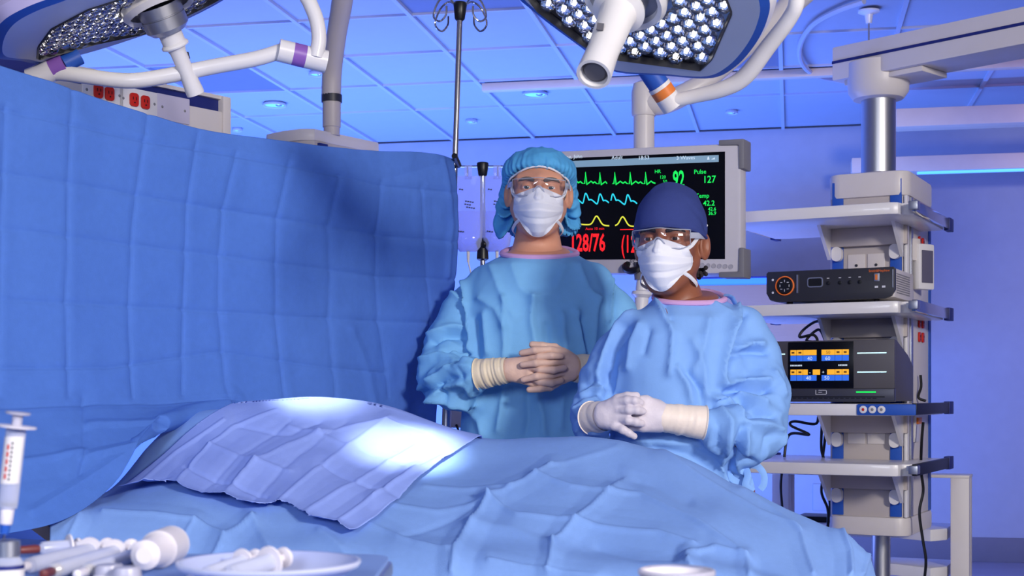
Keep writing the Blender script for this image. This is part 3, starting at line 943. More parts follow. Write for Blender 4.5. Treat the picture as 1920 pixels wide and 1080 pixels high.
part('handle', MB().lathe([(.02, 0), (.022, .035), (.022, .04), (.034, .045), (.036, .055), (.024, .066), (.023, .10), (.026, .16), (.001, .162)], P(1205, 522, 4.68), nrm(np.array([-.05, 0, -1])), 24), M['white'], mon, label='white steering handle')

# ================================================================== ceiling supply heads (left and centre)
def lettered_head():
    pR, pL = P(430, 182, 4.0), P(-60, 60, 3.38)
    pL[2] = pR[2]
    d = nrm((pR - pL) * np.array([1, 1, 0]))
    n = np.array([d[1], -d[0], 0])              # front, towards the camera
    ax = [d, -n, EZ]
    L = np.linalg.norm((pR - pL)[:2])
    e = empty('supply_head', pR - d * .4, 'white ceiling supply head with red outlets above the blue curtain', 'supply head')
    o = np.array([pL[0], pL[1], pR[2]])
    part('cover', MB().fbox(o, ax, (-.3, L - .012), (.0, .24), (-.012, 0)), M['cream'], e, bevel=.003)
    part('recess', MB().fbox(o, ax, (-.3, L - .03), (.012, .22), (-.05, -.012)), M['navy'], e)
    part('front_panel', MB().fbox(o, ax, (-.3, L - .03), (-.004, .22), (-.24, -.048)), M['cream'], e, bevel=.002)
    part('end_cap', MB().fbox(o, ax, (L - .03, L), (-.01, .24), (-.26, -.002)), M['cream'], e, bevel=.006)
    def loc(px, py):
        q = on_plane(px, py, o, n)
        return (q - o) @ d, q[2] - o[2]
    for pxs, pys in (((180, 172), (201, 177)), ((247, 188), (268, 193))):
        a_ = loc(*pxs); b_ = loc(*pys)
        cxm = (a_[0] + b_[0]) / 2
        zz = (a_[1] + b_[1]) / 2
        pl = part('outlet_plate', MB().fbox(o, ax, (cxm - .062, cxm + .062), (-.008, 0), (zz - .032, zz + .032)), M['white'], e, bevel=.001)
        for q_ in (a_, b_):
            socket(e, o + d * q_[0] + n * .008 + EZ * q_[1], ax, 1.0)
        for s_ in (-1, 1):
            part('screw', MB().lathe([(.004, 0), (.001, .002)], o + d * (cxm + s_ * .05) + n * .008 + EZ * zz, n, 8), M['grey'], pl)
    a_ = loc(322, 205)
    pl = part('blank_plate', MB().fbox(o, ax, (a_[0] - .055, a_[0] + .055), (-.009, 0), (a_[1] - .036, a_[1] + .036)), mat('lilac_plate', (196, 190, 210), .3), e, bevel=.003)
    for s_ in (-1, 1):
        part('screw', MB().lathe([(.004, 0), (.001, .002)], o + d * (a_[0] + s_ * .038) + n * .009 + EZ * (a_[1]), n, 8), M['grey'], pl)
    part('end_hook', MB().fbox(o, ax, (L, L + .035), (.06, .09), (-.05, -.03)), M['dark'], e, bevel=.002)
    cc = o + d * (L - .55) - n * .12
    prof = [(.05, 0)]
    for i in range(14):
        prof += [(.052, .01 + i * .02), (.046, .02 + i * .02)]
    prof += [(.05, CEIL - o[2])]
    part('bellows_column', MB().lathe(prof, cc, EZ, 24), M['cream'], e)
lettered_head()

hc = P(590, 240, 5.0)
hy = math.radians(-28)
hr, hdv = np.array([math.cos(hy), -math.sin(hy), 0]), np.array([math.sin(hy), math.cos(hy), 0])
hr = nrm(P(712, 262, 5.28) * np.array([1, 1, 0]) - hc * np.array([1, 1, 0]))
hdv = np.array([-hr[1], hr[0], 0])
HAX = [hr, hdv, EZ]
h0 = np.array([hc[0], hc[1], 0])
zt5 = hc[2]
Lh = np.linalg.norm(P(712, 262, 5.28)[:2] - hc[:2])
ch = empty('supply_column', h0 + hr * .1, 'grey-white ceiling supply column behind the middle of the blue curtain', 'supply column')
part('top_cover', MB().prism([h0 + EZ * (zt5 - .045) + hr * x + hdv * y for x, y in [(0, 0), (Lh, 0), (Lh, .22), (.0, .25), (-.03, .22), (-.04, .12), (-.03, .04)]], EZ * .045), M['cream'], ch, bevel=.012)
part('body', MB().prism([h0 + EZ * (zt5 - .9) + hr * x + hdv * y for x, y in [(.004, .006), (Lh - .004, .006), (Lh - .004, .21), (.0, .24), (-.025, .21), (-.032, .12), (-.02, .04)]], EZ * .86), M['warm'], ch)
for x in (.02, Lh - .06):
    part('blue_rail', MB().fbox(h0, HAX, (x, x + .045), (-.004, .01), (zt5 - .9, zt5 - .05)), M['navy'], ch, bevel=.002)
part('blue_rail', MB().fbox(h0, HAX, (-.04, -.02), (.07, .12), (zt5 - .9, zt5 - .06)), M['navy'], ch)
hcen = P(622, 236, 5.1) * np.array([1, 1, 0])
part('neck', MB().lathe([(.030, zt5 - .01), (.030, zt5 + .02), (.0335, zt5 + .022), (.0335, CZ + (HY - 185) / F * 5.1)], hcen, EZ, 28), M['warm'], ch)
part('collar', MB().lathe([(.038, CZ + (HY - 192) / F * 5.1), (.038, CZ + (HY - 178) / F * 5.1)], hcen, EZ, 28), M['dark'], ch)
q = [P(621, 183, 5.1), P(623, 130, 5.08), P(632, 60, 5.0), P(642, 0, 4.92), P(652, -90, 4.8), P(660, -170, 4.6)]
part('arm', MB().tube(cr(q, 30), cr(np.array([.036, .036, .036, .038, .041, .045])[:, None], 30)[:, 0], 4 * 5), M['warm'], ch)

# ================================================================== drip stands
iv = empty('drip_stand', P(837, 800, 3.80) * np.array([1, 1, 0]), 'tall chrome drip pole with wire hooks on top at the curtain edge', 'drip stand')
pt, pb = P(863, 5, 3.82), P(837, 790, 3.80)
pb2 = pb + (pb - pt) * .98
pb2 = pt + (pb - pt) * ((pt[2] - .12) / (pt[2] - pb[2]))
part('pole', MB().cyl(pt, pb2, .0080, 16), M['chrome'], iv)
part('pole_sleeve', MB().cyl(pt + (pb2 - pt) * .46, pb2, .0125, 16), M['silver'], iv)
part('pole_cap', MB().lathe([(.010, -.05), (.014, -.045), (.019, -.005), (.017, .0), (.005, .004)], pt, nrm(pt - pb), 18), M['black'], iv)
for s_, dy in ((-1, -.03), (1, -.03), (-1, .05), (1, .05)):
    q = [pt + np.array([s_ * .014, 0, -.006]), pt + np.array([s_ * .034, dy * .6, .010]), pt + np.array([s_ * .058, dy, -.005]),
         pt + np.array([s_ * .072, dy, -.045]), pt + np.array([s_ * .055, dy * 1.3, -.062]), pt + np.array([s_ * .038, dy * 1.3, -.045]), pt + np.array([s_ * .036, dy * 1.3, -.02])]
    part('hook', MB().tube(cr(q, 36), .0028, 8), M['chrome'], iv)
part('base_hub', MB().lathe([(.03, .06), (.035, .07), (.035, .14), (.015, .16)], pb2 * np.array([1, 1, 0]), EZ, 20), M['dark'], iv)
for k in range(5):
    a_ = k * 2 * math.pi / 5 - .28
    d_ = np.array([math.cos(a_), math.sin(a_), 0])
    bb = pb2 * np.array([1, 1, 0])
    part('foot', MB().tube([bb + EZ * .09, bb + d_ * .15 + EZ * .09, bb + d_ * .28 + EZ * .06], [.014, .013, .010], 10), M['silver'], iv)
    part('castor', MB().lathe([(.025, -.01), (.03, 0), (.025, .01)], bb + d_ * .28 + EZ * .03, np.array([-d_[1], d_[0], 0]), 16), M['black'], iv)

iv2b = P(905, 470, 4.6) * np.array([1, 1, 0])
iv2 = empty('drip_stand', iv2b, 'shorter drip stand with black clamps and a cross bar behind the taller person', 'drip stand')
zt2 = CZ + (HY - 305) / F * 4.6
part('pole', MB().cyl(iv2b + EZ * .1, iv2b + EZ * zt2, .0085, 16), M['chrome'], iv2)
part('pole_cap', MB().lathe([(.012, -.045), (.015, -.04), (.02, -.005), (.018, 0), (.004, .003)], iv2b + EZ * zt2, EZ, 18), M['black'], iv2)
zk = CZ + (HY - 466) / F * 4.6
part('clamp', MB().lathe([(.012, -.04), (.02, -.035), (.018, .0), (.022, .02), (.014, .034)], iv2b + EZ * zk, EZ, 18), M['black'], iv2)
part('clamp_knob', MB().ball(iv2b + np.array([.006, -.022, zk + .012]), .012), M['black'], iv2)
part('cross_bar', MB().cyl(iv2b + np.array([-.09, 0, zt2 - .012]), iv2b + np.array([.09, 0, zt2 - .012]), .003, 8), M['chrome'], iv2)
for s_ in (-1, 1):
    q = iv2b + np.array([s_ * .05, 0, zt2 - .012])
    part('hook', MB().tube(cr([q, q + np.array([0, -.01, -.01]), q + np.array([0, -.006, -.03]), q + np.array([0, .006, -.036])], 16), .0028, 8), M['chrome'], iv2)
part('base_hub', MB().lathe([(.03, .06), (.035, .07), (.035, .14), (.015, .16)], iv2b, EZ, 20), M['dark'], iv2)
for k in range(5):
    a_ = k * 2 * math.pi / 5
    d_ = np.array([math.cos(a_), math.sin(a_), 0])
    part('foot', MB().tube([iv2b + EZ * .09, iv2b + d_ * .15 + EZ * .09, iv2b + d_ * .26 + EZ * .06], [.014, .013, .010], 10), M['silver'], iv2)
    part('castor', MB().lathe([(.025, -.01), (.03, 0), (.025, .01)], iv2b + d_ * .26 + EZ * .03, np.array([-d_[1], d_[0], 0]), 16), M['black'], iv2)

def ivbag(cx, label):
    top = P(cx, 330, 4.58)
    e = empty('drip_bag', top - EZ * .26, label, 'drip bag', 'clear drip bags on the stand')
    prof = []
    for t in np.linspace(0, 1, 16):
        w = .043 + .012 * math.sin(math.pi * min(1, t * 1.1)) * (1 if t < .9 else (1 - t) / .1 * .8 + .2)
        dth = .004 + .026 * t ** 1.2 * (1 if t < .9 else max(.15, (1 - t) / .1))
        if t > .9:
            w *= 1 - .35 * ((t - .9) / .1) ** 2
        prof.append((t, w, dth))
    G = np.array([[top + np.array([w * math.cos(a_), dth * math.sin(a_), -.25 * t]) for a_ in np.linspace(0, 2 * math.pi, 28, endpoint=False)] for t, w, dth in prof])
    part('bag', MB().grid(G, cv=True), M['bag'], e)
    G2 = np.array([[top + np.array([w * .93 * math.cos(a_), dth * .88 * math.sin(a_), -.25 * t]) for a_ in np.linspace(0, 2 * math.pi, 28, endpoint=False)] for t, w, dth in prof[7:]])
    mb = MB().grid(G2, cv=True)
    mb.add(G2[0], [tuple(range(28))])
    mb.add(G2[-1], [tuple(range(28))])
    part('fluid', mb, M['fluid'], e)
    part('hanger', MB().fbox(top, np.eye(3), (-.012, .012), (-.002, .002), (-.01, .035)), M['bag'], e, bevel=.001)
    mb = MB()
    for i, (zz, x0, n_) in enumerate(((.045, -.030, 2), (.085, -.010, 4), (.095, -.012, 3), (.105, -.006, 4), (.185, -.034, 3))):
        for k in range(n_):
            yy = -.006 - .026 * (zz / .25) ** 1.2
            mb.fbox(top + np.array([x0 + k * .0075, yy, -zz - .0012 * k]), np.eye(3), (0, .0058), (-.0004, .0004), (-.002, .002))
    part('lettering', mb, M['blackprint'], e, smooth=False)
    part('port', MB().tube([top - EZ * .245, top - EZ * .285], [.006, .004], 10), M['white'], e)
    part('drip_line', MB().tube(cr([top - EZ * .283, top + np.array([.01, 0, -.33]), top + np.array([.03, .02, -.45]), top + np.array([.02, .02, -.75])], 24), .0025, 6), M['white'], e)
ivbag(878, 'clear drip bag between the curtain edge and the drip stand pole')
ivbag(932, 'clear drip bag right of the drip stand pole beside the bouffant cap')
lo = P(868, 790, 4.55)
pu = empty('infusion_pump', lo, 'pale infusion pump low behind the taller person with a black cord', 'pump')
part('case', MB().fbox(lo, np.eye(3), (-.06, .05), (-.05, .05), (-.02, .045)), M['cream'], pu, bevel=.012)
part('cord', MB().tube(cr([lo + np.array([-.02, -.05, -.01]), lo + np.array([.0, -.06, -.05]), lo + np.array([.05, -.05, -.09])], 16), .004, 6), M['cable'], pu)

# ================================================================== surgical lamps
def in_poly(x, y, poly):
    c = False
    n = len(poly)
    for i in range(n):
        x1, y1 = poly[i]; x2, y2 = poly[(i + 1) % n]
        if (y1 > y) != (y2 > y) and x < (x2 - x1) * (y - y1) / (y2 - y1) + x1:
            c = not c
    return c
def lens_mesh(r):
    mb = MB()
    mb.lathe([(r * .20, 0.0005), (r * .20, .002), (.0005, .002)], (0, 0, 0), EZ, 8)
    mb.use(1)
    mb.lathe([(r * .98, .0), (r * .98, r * .35), (r * .80, r * .75), (r * .45, r * .98), (r * .05, r * 1.02)], (0, 0, 0), EZ, 10)
    return make_mesh('lens', np.concatenate(mb.v), mb.f, [M['e_led'], M['led_glass']], mb.m, smooth=True, sharp=15)
M['led_glass'] = mat('led_glass', (250, 250, 255), .02, trans=1.0, ior=1.5, var=0)
M['reflector'] = mat('lamp_reflector', (150, 150, 162), .18, 1.0, var=.4, scale=55, bump=.5, bscale=45)

def plane_axes(n):
    n = nrm(n)
    u = nrm(np.cross(n, np.array([0, 1.0, 0])))
    if u[0] < 0: u = -u
    w = np.cross(n, u)
    return u, w
def shrink(poly, c, s):
    return [c + (p - c) * s for p in poly]

def lamp(name, label, O, n, outline, lens_px, hub_px, hub_r, lens_r, thick, rimcol, rim=.95):
    n = nrm(n)
    e = empty(name, O, label, 'surgical lamp', 'surgical lamps over the patient')
    pts = [on_plane(x, y, O, n) for x, y in outline]
    pts = cr(np.array(pts), 72, closed=True)
    c = pts.mean(0)
    s1 = np.array(shrink(pts, c, 1.0))
    # shell: underside panel, blue rim, upper cover
    def ring(a_, b_):
        G = np.stack([a_, b_], 0)
        return MB().grid(G, cv=True)
    inner = np.array(shrink(pts, c, rim))
    m_ = ring(pts - n * .006, inner)
    part('rim', m_, M['blue'], e, label='blue rim')
    outer = np.array(shrink(pts, c, 1.035)) - n * (thick * .35)
    up1 = np.array(shrink(pts, c, .96)) - n * thick * .85
    up2 = np.array(shrink(pts, c, .6)) - n * thick * 1.15
    G = np.stack([pts - n * .006, outer, up1, up2, np.repeat((c - n * thick * 1.2)[None], len(pts), 0)], 0)
    part('cover', MB().grid(G, cv=True), rimcol, e)
    lp = np.array([on_plane(x, y, O + n * .0, n) for x, y in lens_px])
    u, w = plane_axes(n)
    lp2 = [((p - O) @ u, (p - O) @ w) for p in lp]
    hub = on_plane(hub_px[0], hub_px[1], O, n)
    h2 = ((hub - O) @ u, (hub - O) @ w)
    # underside face plate with a recess for the lenses: plate ring + reflector floor
    k = len(pts)
    cl = lp.mean(0)
    lpr = []
    ang = [math.atan2((p - cl) @ w, (p - cl) @ u) for p in pts]
    # sample the lens outline at matching angles around its centre
    for p in inner:
        d = np.array([(p - cl) @ u, (p - cl) @ w]); d /= np.linalg.norm(d)
        best = 1e9
        for i in range(len(lp2)):
            a_ = np.array(lp2[i]) - np.array([(cl - O) @ u, (cl - O) @ w])
            b_ = np.array(lp2[(i + 1) % len(lp2)]) - np.array([(cl - O) @ u, (cl - O) @ w])
            den = d[0] * (b_ - a_)[1] - d[1] * (b_ - a_)[0]
            if abs(den) < 1e-9: continue
            t = (a_[0] * (b_ - a_)[1] - a_[1] * (b_ - a_)[0]) / den
            s_ = (a_[0] * d[1] - a_[1] * d[0]) / den
            if t > 0 and -1e-6 <= s_ <= 1 + 1e-6:
                best = min(best, t)
        lpr.append(cl + (u * d[0] + w * d[1]) * best)
    lpr = np.array(lpr)
    part('face_plate', MB().grid(np.stack([inner, lpr, lpr - n * .012], 0), cv=True), mat('lamp_face', (176, 182, 204), .35), e)
    mb = MB(); mb.add(lpr - n * .012, [tuple(range(k))])
    part('reflector', mb, M['reflector'], e)
    part('lens_border', MB().grid(np.stack([lpr + n * .001, np.array(shrink(lpr, cl, .985)) + n * .003, np.array(shrink(lpr, cl, .97)) - n * .011], 0), cv=True), M['dark'], e)
    me = lens_mesh(lens_r)
    rot = Matrix(((u[0], w[0], n[0]), (u[1], w[1], n[1]), (u[2], w[2], n[2]))).to_4x4()
    lo_ = np.min(lp2, 0); hi_ = np.max(lp2, 0)
    row, y = 0, lo_[1]
    cnt = 0
    while y < hi_[1]:
        x = lo_[0] + (lens_r if row % 2 else 0)
        while x < hi_[0]:
            ok = in_poly(x, y, [(cl2[0] + (q[0] - cl2[0]) * .93, cl2[1] + (q[1] - cl2[1]) * .93) for cl2 in [((cl - O) @ u, (cl - O) @ w)] for q in lp2])
            if ok and math.hypot(x - h2[0], y - h2[1]) > hub_r + lens_r * .7:
                p = O + u * x + w * y - n * .011
                pp = proj(p)
                if -60 < pp[0] < 1980 and -70 < pp[1] < 1100:
                    o = link('lens', me, e)
                    o.matrix_local = Matrix.Translation(Vector(p - O)) @ rot @ Matrix.Rotation(random.random() * 3, 4, 'Z')
                    cnt += 1
            x += 2 * lens_r * 1.02
        y += 2 * lens_r * .88
        row += 1
    print(name, 'lenses', cnt)
    return e, hub, n, u, w

# right-hand lamp
n1 = np.array([-.30, -.37, -.87])
O1 = P(1190, 30, 2.3)
out1 = [(955, -20), (1005, 32), (1093, 98), (1145, 138), (1245, 147), (1330, 152), (1375, 132), (1412, 92), (1436, 45), (1440, 0), (1405, -70), (1280, -150), (1090, -150), (975, -90)]
lens1 = [(985, -8), (1005, 20), (1095, 88), (1160, 113), (1314, 133), (1336, 112), (1374, 25), (1355, -25), (1240, -110), (1080, -110), (995, -60)]
L1, hub1, n1, u1_, w1_ = lamp('surgical_lamp', 'big clear-lensed surgical lamp with a blue rim, top centre, orange joint', O1, n1, out1, lens1, (1172, -8), .066, .0135, .075, M['white'], .925)
hd1 = nrm(P(1113, 135, 2.17) - hub1)
hd1 = n1
part('hub_ring', MB().lathe([(.070, -.012), (.072, .006), (.066, .016), (.058, .012), (.056, -.004)], hub1, n1, 48, caps=False), M['white'], L1)
part('hub_plate', MB().lathe([(.058, -.010), (.058, .0), (.001, .0)], hub1, n1, 48), M['ceil_dark'], L1)
part('hub_boss', MB().lathe([(.040, 0), (.038, .02), (.034, .035), (.034, .045)], hub1, n1, 36), M['silver'], L1)
axh = nrm(P(1113, 140, 2.14) - hub1)
hl = np.linalg.norm(P(1113, 140, 2.14) - hub1)
part('handle', MB().lathe([(.029, .02), (.030, .035), (.042, .038), (.043, .044), (.031, .050), (.0285, .07), (.0255, hl * .72), (.0275, hl - .012), (.0275, hl), (.0225, hl), (.0205, hl - .014), (.001, hl - .016)], hub1, axh, 36), M['white'], L1, label='white steering handle')
part('handle_socket', MB().lathe([(.0205, hl - .012), (.016, hl - .006), (.001, hl - .007)], hub1, axh, 28), M['rubber'], L1)
q_ = P(1127, 50, 2.18)
part('handle_mark', MB().prism([P(1120, 42, 2.168), P(1133, 44, 2.166), P(1131, 57, 2.162), P(1118, 55, 2.164)], (0, .004, 0)), M['rubber'], L1)
ja, jb = P(1222, 140, 2.64), P(1262, 200, 2.66)
jd = jb - ja
jl = np.linalg.norm(jd)
for t0, t1, mm, nm in ((-.3, .32, 'blue', 'joint_sleeve'), (.32, .42, 'white', 'joint_ring'), (.42, .66, 'orange', 'joint_band'), (.66, 1.02, 'white', 'joint_end')):
    part(nm, MB().tube([ja + jd * t0, ja + jd * t1], .0225 if mm != 'blue' else .0205, 28), M[mm], L1, label='orange joint band' if mm == 'orange' else None)
q = [P(1258, 190, 2.65), P(1300, 181, 2.64), P(1352, 168, 2.62), P(1395, 145, 2.60), P(1440, 88, 2.56), P(1480, 35, 2.52), P(1494, 0, 2.50), P(1492, -60, 2.5), P(1470, -150, 2.5)]
part('yoke', MB().tube(cr(q, 60), cr(np.array([.013, .0135, .015, .0165, .0155, .0145, .0145, .0145, .0145])[:, None], 60)[:, 0], 18), M['white'], L1)
q = [P(1470, -150, 2.5), P(1400, -260, 2.5), P(1300, -330, 2.5), P(1250, -400, 2.55)]
part('suspension_arm', MB().tube(cr(q, 30), .022, 18), M['white'], L1)
part('ceiling_mount', MB().lathe([(.12, CEIL), (.12, CEIL - .05), (.04, CEIL - .09), (.04, q[-1][2])], q[-1] * np.array([1, 1, 0]), EZ, 28), M['white'], L1)
spot('surgical_lamp_beam', hub1 + n1 * .02 + u1_ * .10, P(772, 832, 2.68), 120, 14.5, .8, (1, 1, 1), .03)

# left-hand lamp
n2 = np.array([.40, .09, -.90])
O2 = P(300, 20, 2.95)
out2 = [(40, 119), (80, 124), (157, 107), (245, 80), (350, 42), (440, -8), (445, -40), (330, -62), (210, -42), (120, -6), (55, 18), (8, 45), (-14, 80), (-10, 112)]
lens2 = [(68, 113), (70, 88), (95, 54), (165, 17), (250, -10), (330, -28), (400, -26), (417, -4), (353, 28), (275, 62), (180, 82)]
L2, hub2, n2, u2_, w2_ = lamp('surgical_lamp', 'surgical lamp with a blue rim, top left corner, purple joint bands', O2, n2, out2, lens2, (296, 8), .075, .0135, .075, mat('lilac_cover', (176, 168, 208), .35), .90)
part('hub_ring', MB().lathe([(.078, -.01), (.08, .006), (.072, .018), (.066, .010)], hub2, n2, 48, caps=False), M['white'], L2)
ax2 = nrm(P(367, 176, 2.99) - hub2)
hl2 = np.linalg.norm(P(367, 176, 2.99) - hub2)
part('hub_boss', MB().lathe([(.047, 0), (.047, .022), (.045, .023), (.045, .025), (.047, .026), (.046, .050), (.038, .058), (.036, .060)], hub2, ax2, 40), M['silver'], L2)
part('handle', MB().lathe([(.025, .055), (.025, .084), (.029, .087), (.030, .090), (.029, .093), (.020, .097), (.0175, .105), (.0165, hl2 * .75), (.0195, hl2 - .010), (.0195, hl2), (.001, hl2 + .001)], hub2, ax2, 36), M['white'], L2, label='white steering handle')
part('handle_mark', MB().prism([P(345, 98, 2.955), P(353, 97, 2.955), P(356, 109, 2.955), P(348, 110, 2.955)], (0, .004, 0)), M['blackprint'], L2)
part('joint', MB().tube(cr([P(56, 150, 2.96), P(78, 141, 2.96), P(98, 131, 2.96)], 10), [.024] * 10, 24), M['white'], L2)
part('joint_band', MB().tube([P(95, 132, 2.96), P(122, 119, 2.96)], .0225, 24), M['purple'], L2, label='purple joint band')
part('joint_sleeve', MB().tube([P(120, 120, 2.96), P(150, 105, 2.97)], .018, 24), M['blue'], L2)
q = [P(85, 140, 2.96), P(110, 137, 2.96), P(160, 143, 2.96), P(215, 150, 2.96), P(255, 151, 2.96), P(310, 143, 2.97), P(400, 125, 2.98), P(480, 110, 2.99), P(530, 95, 3.0)]
part('yoke', MB().tube(cr(q, 70), .0165, 18), M['white'], L2)
ja, jb = P(522, 94, 2.99), P(612, 116, 3.02)
jd = jb - ja
for t0, t1, mm, nm in ((0, .30, 'white', 'elbow_end'), (.30, .56, 'purple', 'elbow_band'), (.56, 1.0, 'white', 'elbow_body')):
    part(nm, MB().tube([ja + jd * t0, ja + jd * t1], .0245, 30), M[mm], L2, label='purple joint band' if mm == 'purple' else None)
q = [P(592, 108, 3.0), P(598, 75, 3.0), P(594, 40, 3.0), P(582, 8, 3.0), P(564, -30, 3.0), P(545, -110, 3.0), P(540, -300, 3.0)]
part('suspension_arm', MB().tube(cr(q, 50), .0165, 18), M['white'], L2)
part('ceiling_mount', MB().lathe([(.12, CEIL), (.12, CEIL - .05), (.03, CEIL - .09), (.03, q[-1][2] - .02)], q[-1] * np.array([1, 1, 0]), EZ, 28), M['white'], L2)
spot('surgical_lamp_beam', hub2 + n2 * .03 + u2_ * .10, P(600, 772, 2.88), 85, 14, .85, (1, 1, 1), .03)

# ================================================================== operating table and drapes
def px_grid(cols, nu, nv):
    """cols[i][j] = (px, py, depth) control points -> smooth world grid (nu along the columns list, nv along each column)"""
    C = np.array([[P(*q) for q in c] for c in cols])
    G = cr(C, nu)
    G = np.swapaxes(cr(np.swapaxes(G, 0, 1), nv), 0, 1)
    return G

def creases(G, lines, sign_to_camera=True):
    N = grid_normals(G)
    toward = np.array([0, 0, CZ]) - G
    s = np.sign((N * toward).sum(-1, keepdims=True))
    # keep a continuous orientation: use the majority sign
    N = N * (1 if np.median(s) > 0 else -1)
    Q = proj(G)
    h = np.zeros(G.shape[:2])
    for pts, amp, w in lines:
        d = seg_dist(Q, pts)
        h += amp * (.6 * np.maximum(0, 1 - d / (2.6 * w)) + .4 * np.maximum(0, 1 - d / (.6 * w)))
    return G + N * h[..., None], N

def cloth(name, G, m, label, cat, thick=.0012, parent=None, org=None):
    mb = MB().grid(G)
    if parent is None:
        o = single(name, mb, m, label, cat, org=G.reshape(-1, 3).mean(0) if org is None else org, sharp=0)
    else:
        o = part(name, mb, m, parent, label=label, sharp=0)
    md = o.modifiers.new('thickness', 'SOLIDIFY')
    md.thickness = thick
    md.offset = -1
    return o

cols = [
 [(150, 985, 2.98), (140, 942, 2.90), (128, 940, 2.78), (115, 947, 2.66), (104, 956, 2.54), (95, 966, 2.44), (94, 1085, 2.40), (94, 1400, 2.38)],
 [(215, 990, 3.02), (210, 945, 2.95), (203, 921, 2.84), (196, 932, 2.70), (188, 945, 2.58), (180, 970, 2.44), (175, 1085, 2.38), (173, 1400, 2.35)],
 [(285, 980, 3.08), (282, 885, 2.99), (277, 838, 2.88), (268, 880, 2.73), (262, 918, 2.59), (255, 972, 2.43), (250, 1085, 2.36), (248, 1400, 2.33)],
 [(352, 970, 3.12), (350, 830, 3.03), (347, 783, 2.90), (340, 845, 2.74), (335, 905, 2.58), (330, 975, 2.42), (325, 1085, 2.33), (322, 1400, 2.29)],
 [(440, 970, 3.14), (440, 805, 3.04), (440, 768, 2.90), (430, 832, 2.73), (425, 905, 2.57), (420, 985, 2.41), (415, 1085, 2.30), (410, 1400, 2.26)],
 [(600, 960, 3.14), (600, 790, 3.04), (600, 754, 2.90), (595, 830, 2.71), (590, 905, 2.55), (590, 985, 2.39), (590, 1085, 2.26), (590, 1400, 2.22)],
 [(760, 960, 3.10), (760, 815, 3.00), (760, 780, 2.87), (760, 852, 2.69), (760, 920, 2.53), (760, 992, 2.37), (760, 1085, 2.23), (760, 1400, 2.18)],
 [(900, 970, 3.05), (900, 852, 2.93), (900, 823, 2.79), (900, 876, 2.63), (900, 938, 2.48), (900, 1008, 2.33), (900, 1088, 2.20), (900, 1400, 2.15)],
 [(1015, 975, 3.00), (1015, 850, 2.87), (1015, 824, 2.74), (1015, 880, 2.57), (1015, 942, 2.43), (1015, 1012, 2.29), (1015, 1090, 2.17), (1015, 1400, 2.11)],
 [(1120, 980, 2.95), (1125, 850, 2.82), (1130, 826, 2.69), (1130, 885, 2.53), (1130, 948, 2.38), (1130, 1018, 2.25), (1130, 1092, 2.13), (1130, 1400, 2.08)],
 [(1300, 1000, 2.80), (1300, 900, 2.68), (1300, 870, 2.56), (1300, 918, 2.43), (1300, 970, 2.30), (1300, 1034, 2.18), (1300, 1098, 2.08), (1300, 1400, 2.02)],
 [(1460, 1040, 2.62), (1455, 968, 2.53), (1450, 942, 2.44), (1450, 978, 2.33), (1445, 1018, 2.22), (1440, 1064, 2.13), (1435, 1124, 2.04), (1430, 1420, 1.98)],
 [(1585, 1090, 2.48), (1578, 1022, 2.41), (1570, 998, 2.33), (1565, 1032, 2.24), (1560, 1068, 2.16), (1555, 1104, 2.08), (1550, 1154, 2.00), (1545, 1440, 1.95)],
 [(1640, 1140, 2.44), (1632, 1085, 2.38), (1624, 1052, 2.30), (1616, 1075, 2.22), (1610, 1105, 2.14), (1606, 1140, 2.07), (1600, 1185, 1.99), (1595, 1445, 1.94)],
 [(1692, 1300, 2.42), (1680, 1240, 2.36), (1668, 1180, 2.28), (1660, 1180, 2.20), (1655, 1190, 2.12), (1650, 1215, 2.05), (1645, 1250, 1.98), (1640, 1450, 1.93)],
]
GB = px_grid(cols, 380, 200)
a, w = .010, 10
base_lines = [
 ([(917, 948), (1005, 897), (1035, 876)], a, w), ([(917, 948), (885, 990), (855, 1034), (850, 1075)], a * 1.6, w * 1.3),
 ([(917, 948), (970, 977), (1077, 981), (1234, 999), (1300, 1022)], a, w), ([(1005, 897), (1070, 919), (1143, 926), (1200, 926), (1293, 973), (1390, 1040)], a, w),
 ([(1172, 895), (1143, 926), (1081, 980), (1037, 1024)], a, w), ([(746, 1010), (800, 1026), (840, 1036)], a, w), ([(731, 950), (819, 962), (917, 948)], a * .7, w),
 ([(917, 948), (850, 975), (746, 1010)], -a * .6, w), ([(917, 1053), (1027, 1070), (1120, 1080)], a, w), ([(795, 912), (870, 921), (960, 922)], a * .6, w),
 ([(193, 962), (290, 970), (365, 982), (419, 1008)], a, w), ([(474, 973), (419, 1012), (380, 1075)], a, w), ([(474, 973), (507, 1032)], a, w), ([(365, 982), (330, 1030), (325, 1075)], a * .6, w),
 ([(150, 965), (125, 1020), (112, 1078)], a * .6, w), ([(1390, 920), (1450, 965), (1500, 1010), (1525, 1075)], a, w), ([(1240, 850), (1330, 905), (1420, 965), (1500, 1005)], a * .8, w),
 ([(1575, 1000), (1590, 1040), (1592, 1080)], a * 1.2, w), ([(1620, 1045), (1612, 1080)], a, w), ([(1285, 1043), (1296, 1066)], a * 1.5, 9), ([(1290, 1042), (1340, 1030), (1400, 1048)], a, w), ([(1400, 1050), (1406, 1080)], a, 9),
 ([(1160, 890), (1230, 905), (1290, 935)], -a * .9, 26), ([(1030, 878), (1110, 855), (1160, 840)], a * .5, w), ([(600, 1000), (640, 1030), (660, 1075)], a, 20), ([(884, 991), (960, 1000), (1037, 1024)], a * .8, 20),
 ([(1037, 1024), (1027, 1070)], a * .8, w), ([(1120, 1018), (1200, 1040), (1285, 1043)], -a * .8, 18), ([(690, 985), (746, 1010)], a * .7, w),
]
GB, NB = creases(GB, base_lines)
GB = GB + NB * (vnoise(GB, 5.0, 3.1) * .009 + vnoise(GB, 13.0, 9.7) * .0015)[..., None]
